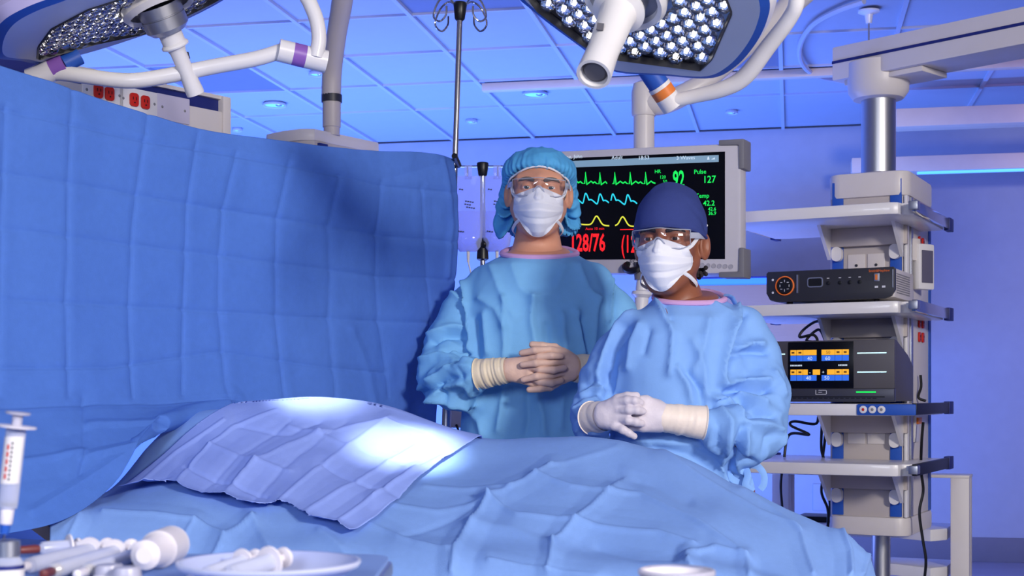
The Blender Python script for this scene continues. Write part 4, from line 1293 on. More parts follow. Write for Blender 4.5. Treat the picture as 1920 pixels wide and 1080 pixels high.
cloth('patient_drape', GB, M['drape'], 'wide light blue surgical drape covering the patient across the foreground', 'drape')

# overlay sheet lying on the chest
QB = proj(GB[:, 59:190]).reshape(-1, 2)
DB = GB[:, 59:190].reshape(-1, 3)[:, 1]
from mathutils import kdtree
_kd = kdtree.KDTree(len(QB))
for _i, _q in enumerate(QB):
    _kd.insert((_q[0], _q[1], 0), _i)
_kd.balance()
def base_depth(px, py):
    out = []
    for x, y in zip(np.ravel(px), np.ravel(py)):
        w_ = d_ = 0.0
        for _, i, dd in _kd.find_n((x, y, 0), 8):
            k = 1 / (dd * dd + 4)
            w_ += k; d_ += k * DB[i]
        out.append(d_ / w_)
    return np.array(out).reshape(np.shape(px))
def coons(L_, T_, R_, B_, nu, nv):
    """four border polylines -> pixel grid; u runs left to right, v top to bottom"""
    L_, R_ = cr(np.array(L_, float), nv), cr(np.array(R_, float), nv)
    T_, B_ = cr(np.array(T_, float), nu), cr(np.array(B_, float), nu)
    u = np.linspace(0, 1, nu)[:, None, None]; v = np.linspace(0, 1, nv)[None, :, None]
    S = T_[:, None] * (1 - v) + B_[:, None] * v + L_[None] * (1 - u) + R_[None] * u
    return S - (T_[0] * (1 - u) * (1 - v) + T_[-1] * u * (1 - v) + B_[0] * (1 - u) * v + B_[-1] * u * v)
left_b = [(440, 766), (395, 790), (352, 822), (310, 862), (268, 897), (226, 930)]
top_b = [(440, 766), (500, 759), (570, 753), (640, 758), (720, 771), (800, 797), (860, 816), (900, 826)]
right_b = [(900, 826), (850, 858), (800, 896), (750, 938), (700, 980), (656, 1011)]
low_b = [(226, 930), (270, 926), (300, 920), (322, 915), (350, 929), (390, 942), (450, 956), (505, 959), (545, 958), (575, 982), (610, 994), (656, 1011)]
PX = coons(left_b, top_b, right_b, low_b, 150, 120)
Dp = base_depth(PX[..., 0], PX[..., 1])
for _ in range(6):
    Dp[1:-1, 1:-1] = (Dp[1:-1, 1:-1] * 2 + Dp[2:, 1:-1] + Dp[:-2, 1:-1] + Dp[1:-1, 2:] + Dp[1:-1, :-2]) / 6
GO = np.stack([(PX[..., 0] - 960) / F * Dp, Dp, CZ + (HY - PX[..., 1]) / F * Dp], -1)
# carry the sheet over the ridge, down its far side
back = []
for k in range(10, 0, -1):
    b = GO[:, 0].copy()
    rmp = np.clip((np.linspace(0, 1, len(b)) - .02) / .3, 0, 1)
    b[:, 1] += .022 * k * rmp
    b[:, 2] -= (.0012 * k * k + .004 * k) * rmp
    back.append(b)
GO = np.concatenate([np.stack(back, 1), GO], 1)
NO = grid_normals(GO)
NO = NO * np.sign(np.median(NO[..., 2]))
edge_lift = np.zeros(GO.shape[:2])
edge_lift[:, -12:] = (np.linspace(0, 1, 12) ** 2)[None] * (0.004 + .008 * (0.5 + .5 * np.sin(np.linspace(0, 16, GO.shape[0]))))[:, None]
GO = GO + NO * (.012 + edge_lift)[..., None]
b, w = .0065, 8
ov_lines = [
 ([(397, 948), (478, 868), (540, 835), (598, 813)], b, w), ([(503, 959), (605, 871), (700, 806), (730, 785)], b, w), ([(554, 970), (667, 904), (780, 840)], b, w), ([(605, 995), (720, 919), (830, 858)], b, w),
 ([(346, 875), (437, 908), (500, 930)], -b, w), ([(394, 837), (485, 868), (545, 885)], b, w), ([(605, 871), (667, 904), (720, 919), (760, 931)], -b, w), ([(325, 912), (360, 870), (394, 837), (440, 800), (520, 772)], b, w),
 ([(250, 920), (330, 850), (420, 790)], b, w), ([(437, 908), (478, 868)], b, w), ([(598, 813), (660, 800), (720, 790), (800, 815)], b, w), ([(540, 800), (598, 813), (700, 860), (760, 880)], b * .8, w),
 ([(450, 800), (545, 815), (600, 790)], -b * .8, w), ([(360, 935), (440, 860), (545, 790)], -b * .6, w), ([(700, 933), (780, 880)], b, w), ([(455, 955), (560, 850), (650, 790)], -b * .7, w),
]
GO, _ = creases(GO, ov_lines)
GO = GO + NO * (vnoise(GO, 7.0, 1.7) * .004)[..., None]
cloth('overlay_drape', GO, M['overlay'], 'pale lilac-blue folded sheet lying over the patient\'s chest', 'drape', .001)

# vertical curtain at the head end
tops = [(-80, 85, 2.50), (0, 122, 2.57), (110, 156, 2.67), (210, 193, 2.78), (300, 222, 2.88), (380, 243, 2.97), (460, 256, 3.06), (540, 267, 3.14), (640, 277, 3.29), (720, 283, 3.45), (800, 286, 3.61), (856, 297, 3.74)]
bends = [(-80, 752, 2.44), (0, 752, 2.52), (110, 752, 2.63), (210, 752, 2.75), (300, 752, 2.86), (380, 752, 2.97), (470, 752, 3.08), (550, 752, 3.18), (640, 752, 3.33), (715, 752, 3.51), (780, 752, 3.69), (822, 752, 3.78)]
bots = [(-80, 1015, 2.28), (0, 1001, 2.31), (85, 986, 2.37), (162, 948, 2.46), (228, 890, 2.57), (282, 806, 2.74), (400, 800, 3.02), (530, 860, 3.15), (635, 870, 3.31), (712, 870, 3.49), (775, 870, 3.67), (812, 870, 3.76)]
cols = []
for t_, m_, b_ in zip(tops, bends, bots):
    t_, m_, b_ = map(np.array, (t_, m_, b_))
    c = []
    for f_, dd in ((0, .015), (.12, -.005), (.3, .01), (.5, .02), (.7, .02), (.88, .01), (1.0, -.01)):
        q = t_ * (1 - f_) + m_ * f_
        q[0] += 15 * math.sin(math.pi * f_) * max(0, (t_[0] - 700) / 156)
        q[2] = q[2] + dd
        c.append(tuple(q))
    for f_ in (.33, .66, 1.0):
        q = m_ * (1 - f_) + b_ * f_
        q[2] -= .02 * math.sin(f_ * 3.0)
        c.append(tuple(q))
    cols.append(c)
GC = px_grid(cols, 320, 280)
h_ = -.0055
H = [[(-80, 186), (0, 207), (143, 235), (277, 267), (400, 285), (635, 330), (720, 350), (855, 362)],
     [(-80, 312), (0, 325), (140, 345), (262, 368), (405, 392), (615, 425), (705, 442), (855, 455)],
     [(-80, 420), (0, 428), (130, 445), (250, 460), (412, 480), (620, 507), (710, 520), (855, 525)],
     [(-80, 558), (0, 562), (200, 572), (412, 585), (620, 598), (720, 604), (820, 606)],
     [(-80, 690), (0, 690), (200, 690), (412, 660), (620, 690), (720, 700)],
     [(-80, 765), (150, 760), (300, 755), (440, 752)]]
Vv = [[(140, 160), (130, 330), (125, 560), (130, 745)], [(277, 215), (262, 330), (250, 420), (245, 560), (250, 745)], [(445, 285), (420, 392), (412, 480), (412, 585), (425, 745)],
      [(542, 300), (522, 405), (520, 500), (522, 600), (535, 745)], [(638, 330), (615, 425), (620, 505), (618, 600), (630, 745)], [(718, 340), (705, 440), (708, 520), (712, 604), (730, 745)],
      [(790, 350), (800, 450), (803, 525), (808, 600), (800, 745)], [(10, 200), (5, 400), (0, 740)], [(372, 250), (350, 400), (345, 740)]]
lines = [(q, h_, 4.5) for q in H] + [(q, h_, 4.5) for q in Vv]
lines += [([(x + 4, y + 4) for x, y in q], .0015, 7) for q in H] + [([(x + 5, y) for x, y in q], .0015, 7) for q in Vv]
lines += [([(150, 862), (250, 845), (330, 800), (420, 765)], .012, 18), ([(160, 800), (280, 800), (420, 757)], .010, 16), ([(40, 865), (155, 850)], .010, 14), ([(60, 960), (160, 900), (260, 845)], .010, 22),
          ([(156, 745), (155, 850), (150, 890)], -.006, 9), ([(745, 330), (850, 300)], -.006, 26), ([(832, 300), (846, 420), (838, 520)], .012, 12), ([(660, 620), (690, 700), (700, 760)], .010, 20)]
GC, NC = creases(GC, lines)
cell = np.zeros(GC.shape[:2])
GC = GC + NC * (vnoise(GC, 4.0, 5.5) * .009 + vnoise(GC, 17.0, 2.2) * .0022)[..., None]
cloth('head_curtain', GC, M['curtain'], 'big deep blue surgical curtain hanging at the left, creased in squares', 'curtain', .001)
cc = P(853, 300, 3.74)
single('curtain_clip', MB().tube([P(852, 292, 3.735), P(860, 310, 3.80)], .008, 10), M['black'], 'small black clip fixing the curtain corner to the drip pole', 'clip', org=cc)

# the operating table underneath
ta, tbp = np.array([-1.25, 2.80, 0]), np.array([.50, 2.26, 0])
td = nrm(tbp - ta); tn = np.array([-td[1], td[0], 0])
TAXX = [td, tn, EZ]
ot = empty('operating_table', (ta + tbp) / 2, 'operating table under the drapes, its grey side rail showing at lower left', 'operating table')
Lt = np.linalg.norm(tbp - ta)
part('table_top', MB().fbox(ta, TAXX, (0, Lt), (-.20, .26), (.70, .74)), M['black'], ot, bevel=.01)
part('mattress', MB().fbox(ta, TAXX, (.02, Lt - .02), (-.19, .25), (.74, .79)), M['dark'], ot, bevel=.02)
part('side_rail', MB().fbox(ta, TAXX, (.0, Lt), (-.225, -.212), (.70, .735)), M['silver'], ot, bevel=.003)
part('column', MB().fbox((ta + tbp) / 2, TAXX, (-.13, .13), (-.10, .14), (.16, .70)), M['silver'], ot, bevel=.02)
part('base', MB().fbox((ta + tbp) / 2, TAXX, (-.5, .4), (-.2, .24), (.02, .16)), M['dark'], ot, bevel=.03)
r0 = P(78, 990, 2.52)
part('arm_board', MB().fbox(r0, [nrm(np.array([.75, .2, -.63])), nrm(np.array([-.2, .97, .0])), nrm(np.array([.63, .0, .75]))], (-.03, .05), (-.01, .02), (-.012, .012)), M['warm'], ot, bevel=.003)

# ================================================================== implicit surfaces for people
f32 = np.float32
def smin(a, b, k):
    h = np.clip(.5 + .5 * (b - a) / k, 0, 1)
    return b * (1 - h) + a * h - k * h * (1 - h)
def smax(a, b, k):
    return -smin(-a, -b, k)
def rcone(p, a, b, ra, rb):
    a, b = np.asarray(a, f32), np.asarray(b, f32)
    d = b - a
    t = np.clip(((p - a) @ d) / f32(d @ d), 0, 1)
    q = p - a - t[..., None] * d
    return np.sqrt((q * q).sum(-1)) - (ra + (rb - ra) * t)
def ell(p, c, r):
    q = (p - np.asarray(c, f32)) / np.asarray(r, f32)
    k0 = np.sqrt((q * q).sum(-1)) + 1e-6
    q2 = q / np.asarray(r, f32)
    k1 = np.sqrt((q2 * q2).sum(-1)) + 1e-6
    return k0 * (k0 - 1) / k1
def chain(p, pts, rs, k=.01):
    out = None
    for i in range(len(pts) - 1):
        d = rcone(p, pts[i], pts[i + 1], rs[i], rs[i + 1])
        out = d if out is None else smin(out, d, k)
    return out

def nets(fn, lo, hi, h):
    """naive surface nets of fn < 0 inside the box lo..hi"""
    lo, hi = np.asarray(lo, float), np.asarray(hi, float)
    n = np.ceil((hi - lo) / h).astype(int) + 1
    ax = [lo[i] + np.arange(n[i]) * h for i in range(3)]
    Fv = np.empty(tuple(n), f32)
    step = max(1, int(300000 / (n[1] * n[2])))
    for i in range(0, n[0], step):
        X = np.stack(np.meshgrid(ax[0][i:i + step], ax[1], ax[2], indexing='ij'), -1).astype(f32)
        Fv[i:i + step] = fn(X)
    s = Fv < 0
    c = [Fv[i:n[0] - 1 + i, j:n[1] - 1 + j, k:n[2] - 1 + k] for i in (0, 1) for j in (0, 1) for k in (0, 1)]
    cs = sum((x < 0).astype(np.int8) for x in c)
    act = (cs > 0) & (cs < 8)
    idx = np.argwhere(act)
    cv = np.stack([x[act] for x in c], -1)
    offs = np.array([(i, j, k) for i in (0, 1) for j in (0, 1) for k in (0, 1)], float)
    acc = np.zeros((len(idx), 3)); cnt = np.zeros(len(idx))
    for a in range(8):
        for b in range(a + 1, 8):
            if np.abs(offs[a] - offs[b]).sum() != 1:
                continue
            fa, fb = cv[:, a], cv[:, b]
            m = (fa < 0) != (fb < 0)
            t = np.where(m, fa / (fa - fb + 1e-20), 0)
            acc += np.where(m[:, None], offs[a] + t[:, None] * (offs[b] - offs[a]), 0)
            cnt += m
    V = lo + (idx + acc / cnt[:, None]) * h
    vid = -np.ones(act.shape, int)
    vid[act] = np.arange(len(idx))
    faces = []
    for d in range(3):
        e1, e2 = [(1, 2), (2, 0), (0, 1)][d]
        sl_a = [slice(1, n[i] - 1) for i in range(3)]
        sl_b = list(sl_a)
        sl_a[d] = slice(0, n[d] - 1); sl_b[d] = slice(1, n[d])
        sa, sb = s[tuple(sl_a)], s[tuple(sl_b)]
        for flip, msk in ((False, sa & ~sb), (True, ~sa & sb)):
            e = np.argwhere(msk)
            if not len(e):
                continue
            base = e.copy()
            for i in range(3):
                if i != d:
                    base[:, i] += 1
            q = []
            for o1, o2 in ((-1, -1), (0, -1), (0, 0), (-1, 0)):
                cc_ = base.copy()
                cc_[:, e1] += o1; cc_[:, e2] += o2
                q.append(vid[cc_[:, 0], cc_[:, 1], cc_[:, 2]])
            q = np.stack(q, -1)
            if flip:
                q = q[:, ::-1]
            faces.append(q)
    Fq = np.concatenate(faces)
    Fq = Fq[(Fq >= 0).all(1)]
    return V, Fq

def relax(V, Fq, it=2, lam=.5):
    e = np.concatenate([Fq[:, [0, 1]], Fq[:, [1, 2]], Fq[:, [2, 3]], Fq[:, [3, 0]]])
    e = np.concatenate([e, e[:, ::-1]])
    cnt = np.bincount(e[:, 0], minlength=len(V))[:, None] + 1e-9
    for _ in range(it):
        S = np.stack([np.bincount(e[:, 0], V[e[:, 1], i], minlength=len(V)) for i in range(3)], -1)
        V = V * (1 - lam) + lam * S / cnt
    return V

def vnormals(V, Fq):
    n = np.cross(V[Fq[:, 2]] - V[Fq[:, 0]], V[Fq[:, 3]] - V[Fq[:, 1]])
    out = np.zeros_like(V)
    for k in range(4):
        for i in range(3):
            out[:, i] += np.bincount(Fq[:, k], n[:, i], minlength=len(V))
    return out / (np.linalg.norm(out, axis=1, keepdims=True) + 1e-12)

def mesh_part(name, V, Fq, m, parent, label=None, kind=None):
    org = ORG[parent.name]
    me = bpy.data.meshes.new(name)
    me.vertices.add(len(V)); me.loops.add(Fq.size); me.polygons.add(len(Fq))
    me.vertices.foreach_set('co', (V - org).astype(f32).ravel())
    me.polygons.foreach_set('loop_start', np.arange(0, Fq.size, Fq.shape[1]))
    me.loops.foreach_set('vertex_index', Fq.astype(np.int32).ravel())
    me.polygons.foreach_set('use_smooth', np.ones(len(Fq), bool))
    me.materials.append(m)
    me.update(calc_edges=True)
    me.validate()
    o = link(name, me, parent, label=label, kind=kind)
    ORG[o.name] = org
    return o

def fold_disp(V, N, folds):
    """fold lines drawn on the side of the cloth that faces the room: ridges (amp>0) and valleys (amp<0)"""
    Q = proj(V)
    view = nrm_rows(np.array([0, 0, CZ]) - V)
    w = np.clip((N * view).sum(1) * 2.5, 0, 1)
    h = np.zeros(len(V))
    for pts, amp, wd in folds:
        d = seg_dist(Q, pts)
        h += 1.9 * amp * np.exp(-(d / (wd * .85)) ** 1.25)
    return h * w
def nrm_rows(A):
    return A / (np.linalg.norm(A, axis=1, keepdims=True) + 1e-12)

def loft_sdf(secs):
    """secs rows: z, cx, cy, half width, half depth (top to bottom)"""
    S = np.array(sorted(secs))
    z0, z1 = S[0, 0], S[-1, 0]
    def f(p):
        z = p[..., 2]
        cx, cy, a_, b_ = (np.interp(z, S[:, 0], S[:, i]).astype(f32) for i in (1, 2, 3, 4))
        e = 2.35
        k = (np.abs((p[..., 0] - cx) / a_) ** e + np.abs((p[..., 1] - cy) / b_) ** e) ** (1 / e)
        d = (k - 1) * np.minimum(a_, b_)
        return smax(smax(d, (z - z1).astype(f32), .012), (z0 - z).astype(f32), .01)
    return f

# ------------------------------------------------------------------ heads
def head_fn(p, ear=True, jaw=1.0):
    x = np.abs(p[..., 0])
    q = np.stack([x, p[..., 1], p[..., 2]], -1)
    d = ell(p, (0, -.012, .030), (.0745, .094, .078))
    d = smin(d, ell(p, (0, .022, -.040), (.060 * jaw, .066, .082)), .03)
    d = smin(d, rcone(q, (.052 * jaw, -.002, -.045), (.016, .062, -.098), .022, .022), .03)
    d = smin(d, ell(q, (.040, .052, -.018), (.026, .032, .024)), .02)
    d = smin(d, rcone(q, (.0, .080, .030), (.048, .062, .030), .016, .014), .015)
    d = smin(d, rcone(p, (0, .088, .014), (0, .113, -.026), .008, .0125), .012)
    d = smin(d, ell(q, (.013, .100, -.030), (.009, .011, .008)), .006)
    d = smax(d, -ell(q, (.0325, .098, .006), (.018, .020, .0125)), .010)
    lid = np.sqrt(((q - np.array([.0325, .0735, .006], f32)) ** 2).sum(-1)) - .0142
    opening = ell(q, (.0325, .092, .0055), (.0125, .02, .0031))
    d = smin(d, smax(lid, -opening, .0015), .004)
    if ear:
        e_ = q - np.array([.0755, -.012, -.006], f32)
        ca, sa = math.cos(.45), math.sin(.45)
        ex = e_[..., 0] * ca + e_[..., 1] * sa
        ey = -e_[..., 0] * sa + e_[..., 1] * ca
        r = np.stack([ex, ey, e_[..., 2]], -1)
        er = ell(r, (.006, -.004, 0), (.008, .020, .033))
        er = smax(er, -ell(r, (.014, .000, .004), (.008, .011, .020)), .004)
        d = smin(d, er, .006)
    return d

class Frame:
    """local (x image-right, y forward, z up) -> world"""
    def __init__(s, o, yaw=0.0, roll=0.0, pitch=0.0, scale=1.0):
        R = Matrix.Rotation(yaw, 3, 'Z') @ Matrix.Rotation(pitch, 3, 'X') @ Matrix.Rotation(roll, 3, 'Y')
        B = np.array([[1, 0, 0], [0, -1, 0], [0, 0, 1.0]])       # forward -> towards the camera
        s.R = np.array(R) @ B
        s.o = np.asarray(o, float); s.k = scale
    def w(s, q):
        return s.o + (np.asarray(q, float) @ s.R.T) * s.k
    def d(s, q):
        return np.asarray(q, float) @ s.R.T

def build_head(person, fr, skin, irism, browm, neck, body_chain, skin_top, jaw=1.0):
    def fn(p):
        d = head_fn(p, jaw=jaw)
        d = smin(d, rcone(p, (0, -.022, -.07), neck[0], .052, neck[1]), .025)
        return smin(d, ell(p, (neck[0][0], neck[0][1] + .012, neck[0][2] + .004), (neck[1] + .020, neck[1] + .004, .045)), .03)
    V, Fq = nets(fn, (-.105, -.115, neck[0][2] - .03), (.105, .135, .115), .0024)
    V = relax(V, Fq, 2, .4)
    Vh = fr.w(V)
    # the rest of the body, hidden in the clothes, in the same mesh
    V2, F2 = nets(body_chain[0], body_chain[1], body_chain[2], .014)
    # faces of the mirrored frame point inward: flip
    Fh = Fq[:, ::-1]
    V3, F3 = nets(*skin_top, .005)
    V3 = relax(V3, F3, 3)
    body = mesh_part('body', np.concatenate([Vh, V2, V3]), np.concatenate([Fh, F2 + len(Vh), F3 + len(Vh) + len(V2)]), skin, person)
    for s_ in (-1, 1):
        c = np.array([.0325 * s_, .0735, .006])
        mb = MB(); mb.ball((0, 0, 0), .0122, 20, 14)
        mb.v = [fr.w(c + v) for v in mb.v]
        ey = part('eye', mb, M['eyewhite'], body)
        mb = MB()
        mb.lathe([(.0062, .0106), (.0058, .0112), (.0030, .0122), (.0001, .0124)], (0, 0, 0), (0.02 * -s_, 1, -.03), 20)
        mb.v = [fr.w(c + v) for v in mb.v]
        part('iris', mb, irism, ey)
        mb = MB()
        mb.lathe([(.0027, .0118), (.0026, .0127), (.0001, .0129)], (0, 0, 0), (0.02 * -s_, 1, -.03), 16)
        mb.v = [fr.w(c + v) for v in mb.v]
        part('pupil', mb, M['black'], ey)
        mb = MB()
        q = cr(np.array([(.012, .0975, .0225), (.022, .0955, .0265), (.034, .0895, .0285), (.046, .079, .0265), (.054, .069, .022)]) * np.array([s_, 1, 1]), 22)
        # seat the brow on the skin
        for i in range(len(q)):
            for t in np.linspace(.13, .03, 120):
                if head_fn(np.array([[q[i, 0], t, q[i, 2]]], f32), False)[0] < 0:
                    q[i, 1] = t
                    break
        mb.tube(fr.w(q), np.interp(np.linspace(0, 1, 22), [0, .2, .7, 1], [.0034, .0054, .0046, .0014]), 8)
        part('eyebrow', mb, browm, body)
    return body

def face_y(x, z, jaw=1.0):
    """front-most y of the face at (x, z)"""
    ys = np.linspace(.14, -.06, 140).astype(f32)
    X, Y = np.broadcast_arrays(x[..., None], ys)
    Z = np.broadcast_to(z[..., None], X.shape)
    d = head_fn(np.stack([X, Y, Z], -1).astype(f32), False, jaw)
    hit = d < 0
    i = np.argmax(hit, -1)
    return np.where(hit.any(-1), ys[i], -.06)

def build_mask(person, fr, jaw=1.0, zb=-.122, side_loops=True):
    nu, nv = 61, 61
    u = np.linspace(-1, 1, nu)[:, None]; v = np.linspace(0, 1, nv)[None]
    w = np.interp(v, [0, .15, .5, .8, 1], [.060, .0635, .0655, .060, .046])
    x = u * w
    au = np.abs(u)
    z = (.004 - .019 * au ** 1.3) * (1 - v) + (zb + .040 * au ** 2.2) * v
    yc = np.interp(v, [0, .12, .28, .5, .75, .92, 1], [.103, .117, .126, .1225, .112, .094, .078])
    ys = np.interp(v, [0, .5, 1], [.050, .042, .030])
    y = ys + (yc - ys) * (1 - au ** 1.9) ** .85
    y = np.maximum(y, face_y(x, z, jaw) + .0035)
    # pleats: stepped horizontal folds, deeper towards the middle
    for vp, s_ in ((.30, 1), (.46, 1), (.62, -1)):
        vv = vp + .05 * (au ** 2) * (1 if vp < .5 else -1)
        t = np.clip((v - vv) / .025, 0, 1)
        y = y + s_ * .0032 * (t - np.clip((v - vv - .025) / .12, 0, 1)) * (1 - .55 * au)
    L = np.stack([x + 0 * z, y, z + 0 * x], -1)
    L[..., 1] += vnoise(L, 45, 2) * .0012
    G = fr.w(L)
    mk = part('mask', MB().grid(G), M['mask'], person, sharp=0)
    md = mk.modifiers.new('thickness', 'SOLIDIFY'); md.thickness = .0014; md.offset = 0
    rim = np.concatenate([L[:, 0], L[-1, 1:], L[-2::-1, -1], L[0, -2:0:-1]])
    part('edge_binding', MB().tube(fr.w(rim), .0013, 6, closed=True), M['strap'], mk)
    for s_ in (-1, 1):
        e = L[0 if s_ < 0 else -1]
        a, b = e[2], e[-4]
        q1 = [a, a + np.array([s_ * .008, -.022, .012]), np.array([s_ * .078, -.002, .030]), np.array([s_ * .084, -.022, .048])]
        part('strap', MB().tube(fr.w(cr(q1, 16)), .0042, 8, flat=.3, up=(0, 1, 0)), M['strap'], mk)
        q2 = [b, b + np.array([s_ * .010, -.022, -.008]), b + np.array([s_ * .018, -.055, -.022]), b + np.array([s_ * .012, -.09, -.03])]
        part('strap', MB().tube(fr.w(cr(q2, 16)), .0042, 8, flat=.3, up=(0, 1, 0)), M['strap'], mk)
    return mk

def build_glasses(person, fr):
    nu, nv = 61, 16
    x = np.linspace(-.0695, .0695, nu)
    top = .0275 - .004 * (x / .07) ** 2 + .001 * np.cos(x * 90)
    bot = -.0185 + .020 * np.exp(-(x / .0115) ** 2) + .010 * np.clip((np.abs(x) - .045) / .025, 0, 1) ** 2
    y = .1165 - 5.6 * x ** 2
    L = np.zeros((nu, nv, 3))
    for j, t in enumerate(np.linspace(0, 1, nv)):
        L[:, j] = np.stack([x, y - .004 * (2 * t - 1) ** 2 - .003 * t, top * (1 - t) + bot * t], -1)
    gl = part('safety_glasses', MB().grid(fr.w(L)), M['lens'], person, sharp=0, label='clear safety glasses')
    md = gl.modifiers.new('thickness', 'SOLIDIFY'); md.thickness = .0016; md.offset = 0
    rim = np.concatenate([L[:, 0], L[-1, 1:], L[-2::-1, -1], L[0, -2:0:-1]])
    part('rim', MB().tube(fr.w(rim), .0011, 6, closed=True), M['lensrim'], gl)
    nb = np.array([(-.017, .106, -.016), (-.012, .112, -.004), (-.006, .116, .004), (0, .1175, .006), (.006, .116, .004), (.012, .112, -.004), (.017, .106, -.016)])
    part('nose_bridge', MB().tube(fr.w(cr(nb, 30)), .0014, 6), M['lensrim'], gl)
    for s_ in (-1, 1):
        q = [np.array([s_ * .0695, y[0] - .002, .012]), np.array([s_ * .0755, .062, .014]), np.array([s_ * .0805, .03, .016]), np.array([s_ * .084, -.012, .018])]
        part('temple', MB().tube(fr.w(cr(q, 14)), .0065, 8, flat=.22, up=(1, 0, 0)), M['lensrim'], gl)
    return gl

def ring_from_mesh(V, d, axis, c, n=96, tol=.006):
    ax = nrm(axis)
    u = nrm(np.cross(ax, (0, 1.0, .2))); w = np.cross(ax, u)
    m = np.abs(d) < tol
    q = V[m] - c
    a = np.arctan2(q @ w, q @ u)
    r = np.hypot(q @ u, q @ w)
    out = []
    R = []
    for k in range(n):
        t = -math.pi + 2 * math.pi * (k + .5) / n
        dd = np.abs((a - t + math.pi) % (2 * math.pi) - math.pi)
        s_ = dd < .12
        R.append(r[s_].max() if s_.any() else np.nan)
    R = np.array(R)
    R = np.where(np.isnan(R), np.nanmedian(R), R)
    for k in range(n):
        t = -math.pi + 2 * math.pi * (k + .5) / n
        out.append(c + R[k] * (math.cos(t) * u + math.sin(t) * w))
    return np.array(out)

# ------------------------------------------------------------------ the taller person
man = empty('person', (.07, 3.67, 0), 'taller person in a pale blue gown and puffy bouffant cap, gloved fingers interlaced', 'person')
MF = Frame((.0705, 3.66, CZ + (HY - 350) / F * 3.585 - .006), yaw=math.radians(-1), roll=math.radians(1.5), pitch=math.radians(2), scale=.985)
D0 = 3.65
def sec(y, cx, hw, dd, hd, D=D0):
    return (CZ + (HY - y) / F * D, (cx - 960) / F * D, D + dd, hw / F * D, hd)
m_secs = [sec(446, 1012, 54, .045, .066), sec(458, 1012, 59, .037, .072), sec(468, 1012, 63, .030, .076), sec(482, 1011, 78, .024, .082), sec(500, 1010, 112, .010, .102), sec(540, 1008, 128, 0, .122), sec(600, 1006, 134, -.005, .138),
          sec(680, 1004, 134, -.01, .145), sec(760, 1002, 136, -.01, .150), sec(850, 1000, 142, -.005, .155), sec(1000, 1000, 155, 0, .165), sec(1240, 1000, 172, 0, .185)]
armL = [P(905, 546, 3.67), P(872, 592, 3.67), P(845, 650, 3.65), P(832, 706, 3.59), P(850, 722, 3.52), P(885, 706, 3.45), P(908, 700, 3.42)]
armLr = [.055, .064, .069, .066, .060, .043, .029]
armR = [P(1112, 546, 3.67), P(1146, 592, 3.67), P(1168, 650, 3.65), P(1176, 706, 3.59), P(1160, 718, 3.52), P(1122, 704, 3.46), P(1098, 694, 3.43)]
tm = loft_sdf(m_secs)
NKm = (1.4585, D0 - .060, .25)
def gown_m(p):
    d = smax(tm(p), (p[..., 2] - f32(NKm[0]) - (p[..., 1] - f32(NKm[1])) * f32(NKm[2])) * f32(.96), .006)
    for A_, R_ in ((armL, armLr), (armR, armLr)):
        d = smin(d, chain(p, A_, R_, .02), .028)
    return d
V, Fq = nets(gown_m, (-.36, 3.26, .36), (.46, 3.90, 1.52), .0058)
V = relax(V, Fq, 2, .5)
N = vnormals(V, Fq)
mf = [
 ([(900, 488), (864, 512), (876, 566), (884, 661)], .012, 7), ([(856, 520), (870, 575), (876, 640)], -.008, 8), ([(1112, 490), (1146, 522), (1140, 600)], .012, 7), ([(1152, 535), (1148, 600)], -.008, 8),
 ([(838, 545), (858, 556), (874, 572)], .009, 8), ([(812, 640), (838, 628), (866, 630)], -.012, 10), ([(806, 628), (840, 616), (868, 612)], .010, 8), ([(846, 668), (866, 674), (888, 676)], .010, 6), ([(838, 662), (862, 664), (882, 664)], -.010, 6),
 ([(790, 676), (820, 668), (850, 676)], .010, 7), ([(788, 730), (818, 706), (850, 688), (880, 686)], .011, 7), ([(796, 738), (830, 716), (868, 704)], -.009, 7), ([(806, 748), (828, 728), (870, 716), (900, 690)], .010, 7),
 ([(800, 742), (846, 756), (892, 758)], .010, 8), ([(825, 720), (836, 750)], -.008, 7), ([(870, 725), (885, 745)], .006, 6), ([(860, 690), (872, 720), (868, 745)], -.006, 6), ([(884, 690), (893, 715), (900, 735)], .006, 5),
 ([(945, 560), (946, 601), (945, 668)], .006, 8), ([(1000, 556), (996, 600), (1004, 645)], .007, 8), ([(1024, 610), (1026, 650)], -.006, 7), ([(1054, 590), (1060, 661)], .007, 8), ([(1092, 600), (1106, 664)], -.012, 8), ([(1082, 585), (1094, 662)], .008, 7),
 ([(1116, 560), (1112, 640), (1108, 668)], .008, 8), ([(900, 560), (930, 580), (945, 612)], .006, 9), ([(890, 600), (896, 680), (886, 760)], -.008, 9), ([(908, 590), (914, 660)], .006, 8), ([(945, 731), (940, 770), (934, 806)], .008, 8), ([(990, 740), (991, 790), (985, 815)], -.007, 8),
 ([(1005, 735), (1018, 780), (1020, 815)], .008, 9), ([(1055, 740), (1050, 800)], .006, 9), ([(870, 760), (900, 790), (905, 815)], .006, 9), ([(960, 500), (975, 540), (1000, 560)], .004, 10), ([(1060, 500), (1040, 545), (1000, 560)], .004, 10), ([(920, 500), (935, 540), (960, 590)], .004, 9), ([(1085, 500), (1100, 540), (1120, 565)], .006, 9),
]
h = fold_disp(V, N, mf)
arm_w = np.exp(-np.minimum(chain(V.astype(f32), armL[2:], armLr[2:]), chain(V.astype(f32), armR[2:], armLr[2:])).clip(0, 1) / .02)
rid = 1 - np.abs(vnoise(V * np.array([1, 1, 1.7]), 15, 4.4)) * 2.4 + .15 * (.5 - np.abs(vnoise(V * np.array([1.2, 1, 1]), 34, 2.4)) * 2.4)
wr_ = np.clip(np.minimum(np.linalg.norm(V - armL[-1], axis=1), np.linalg.norm(V - armR[-1], axis=1)) / .07 - .25, 0, 1)
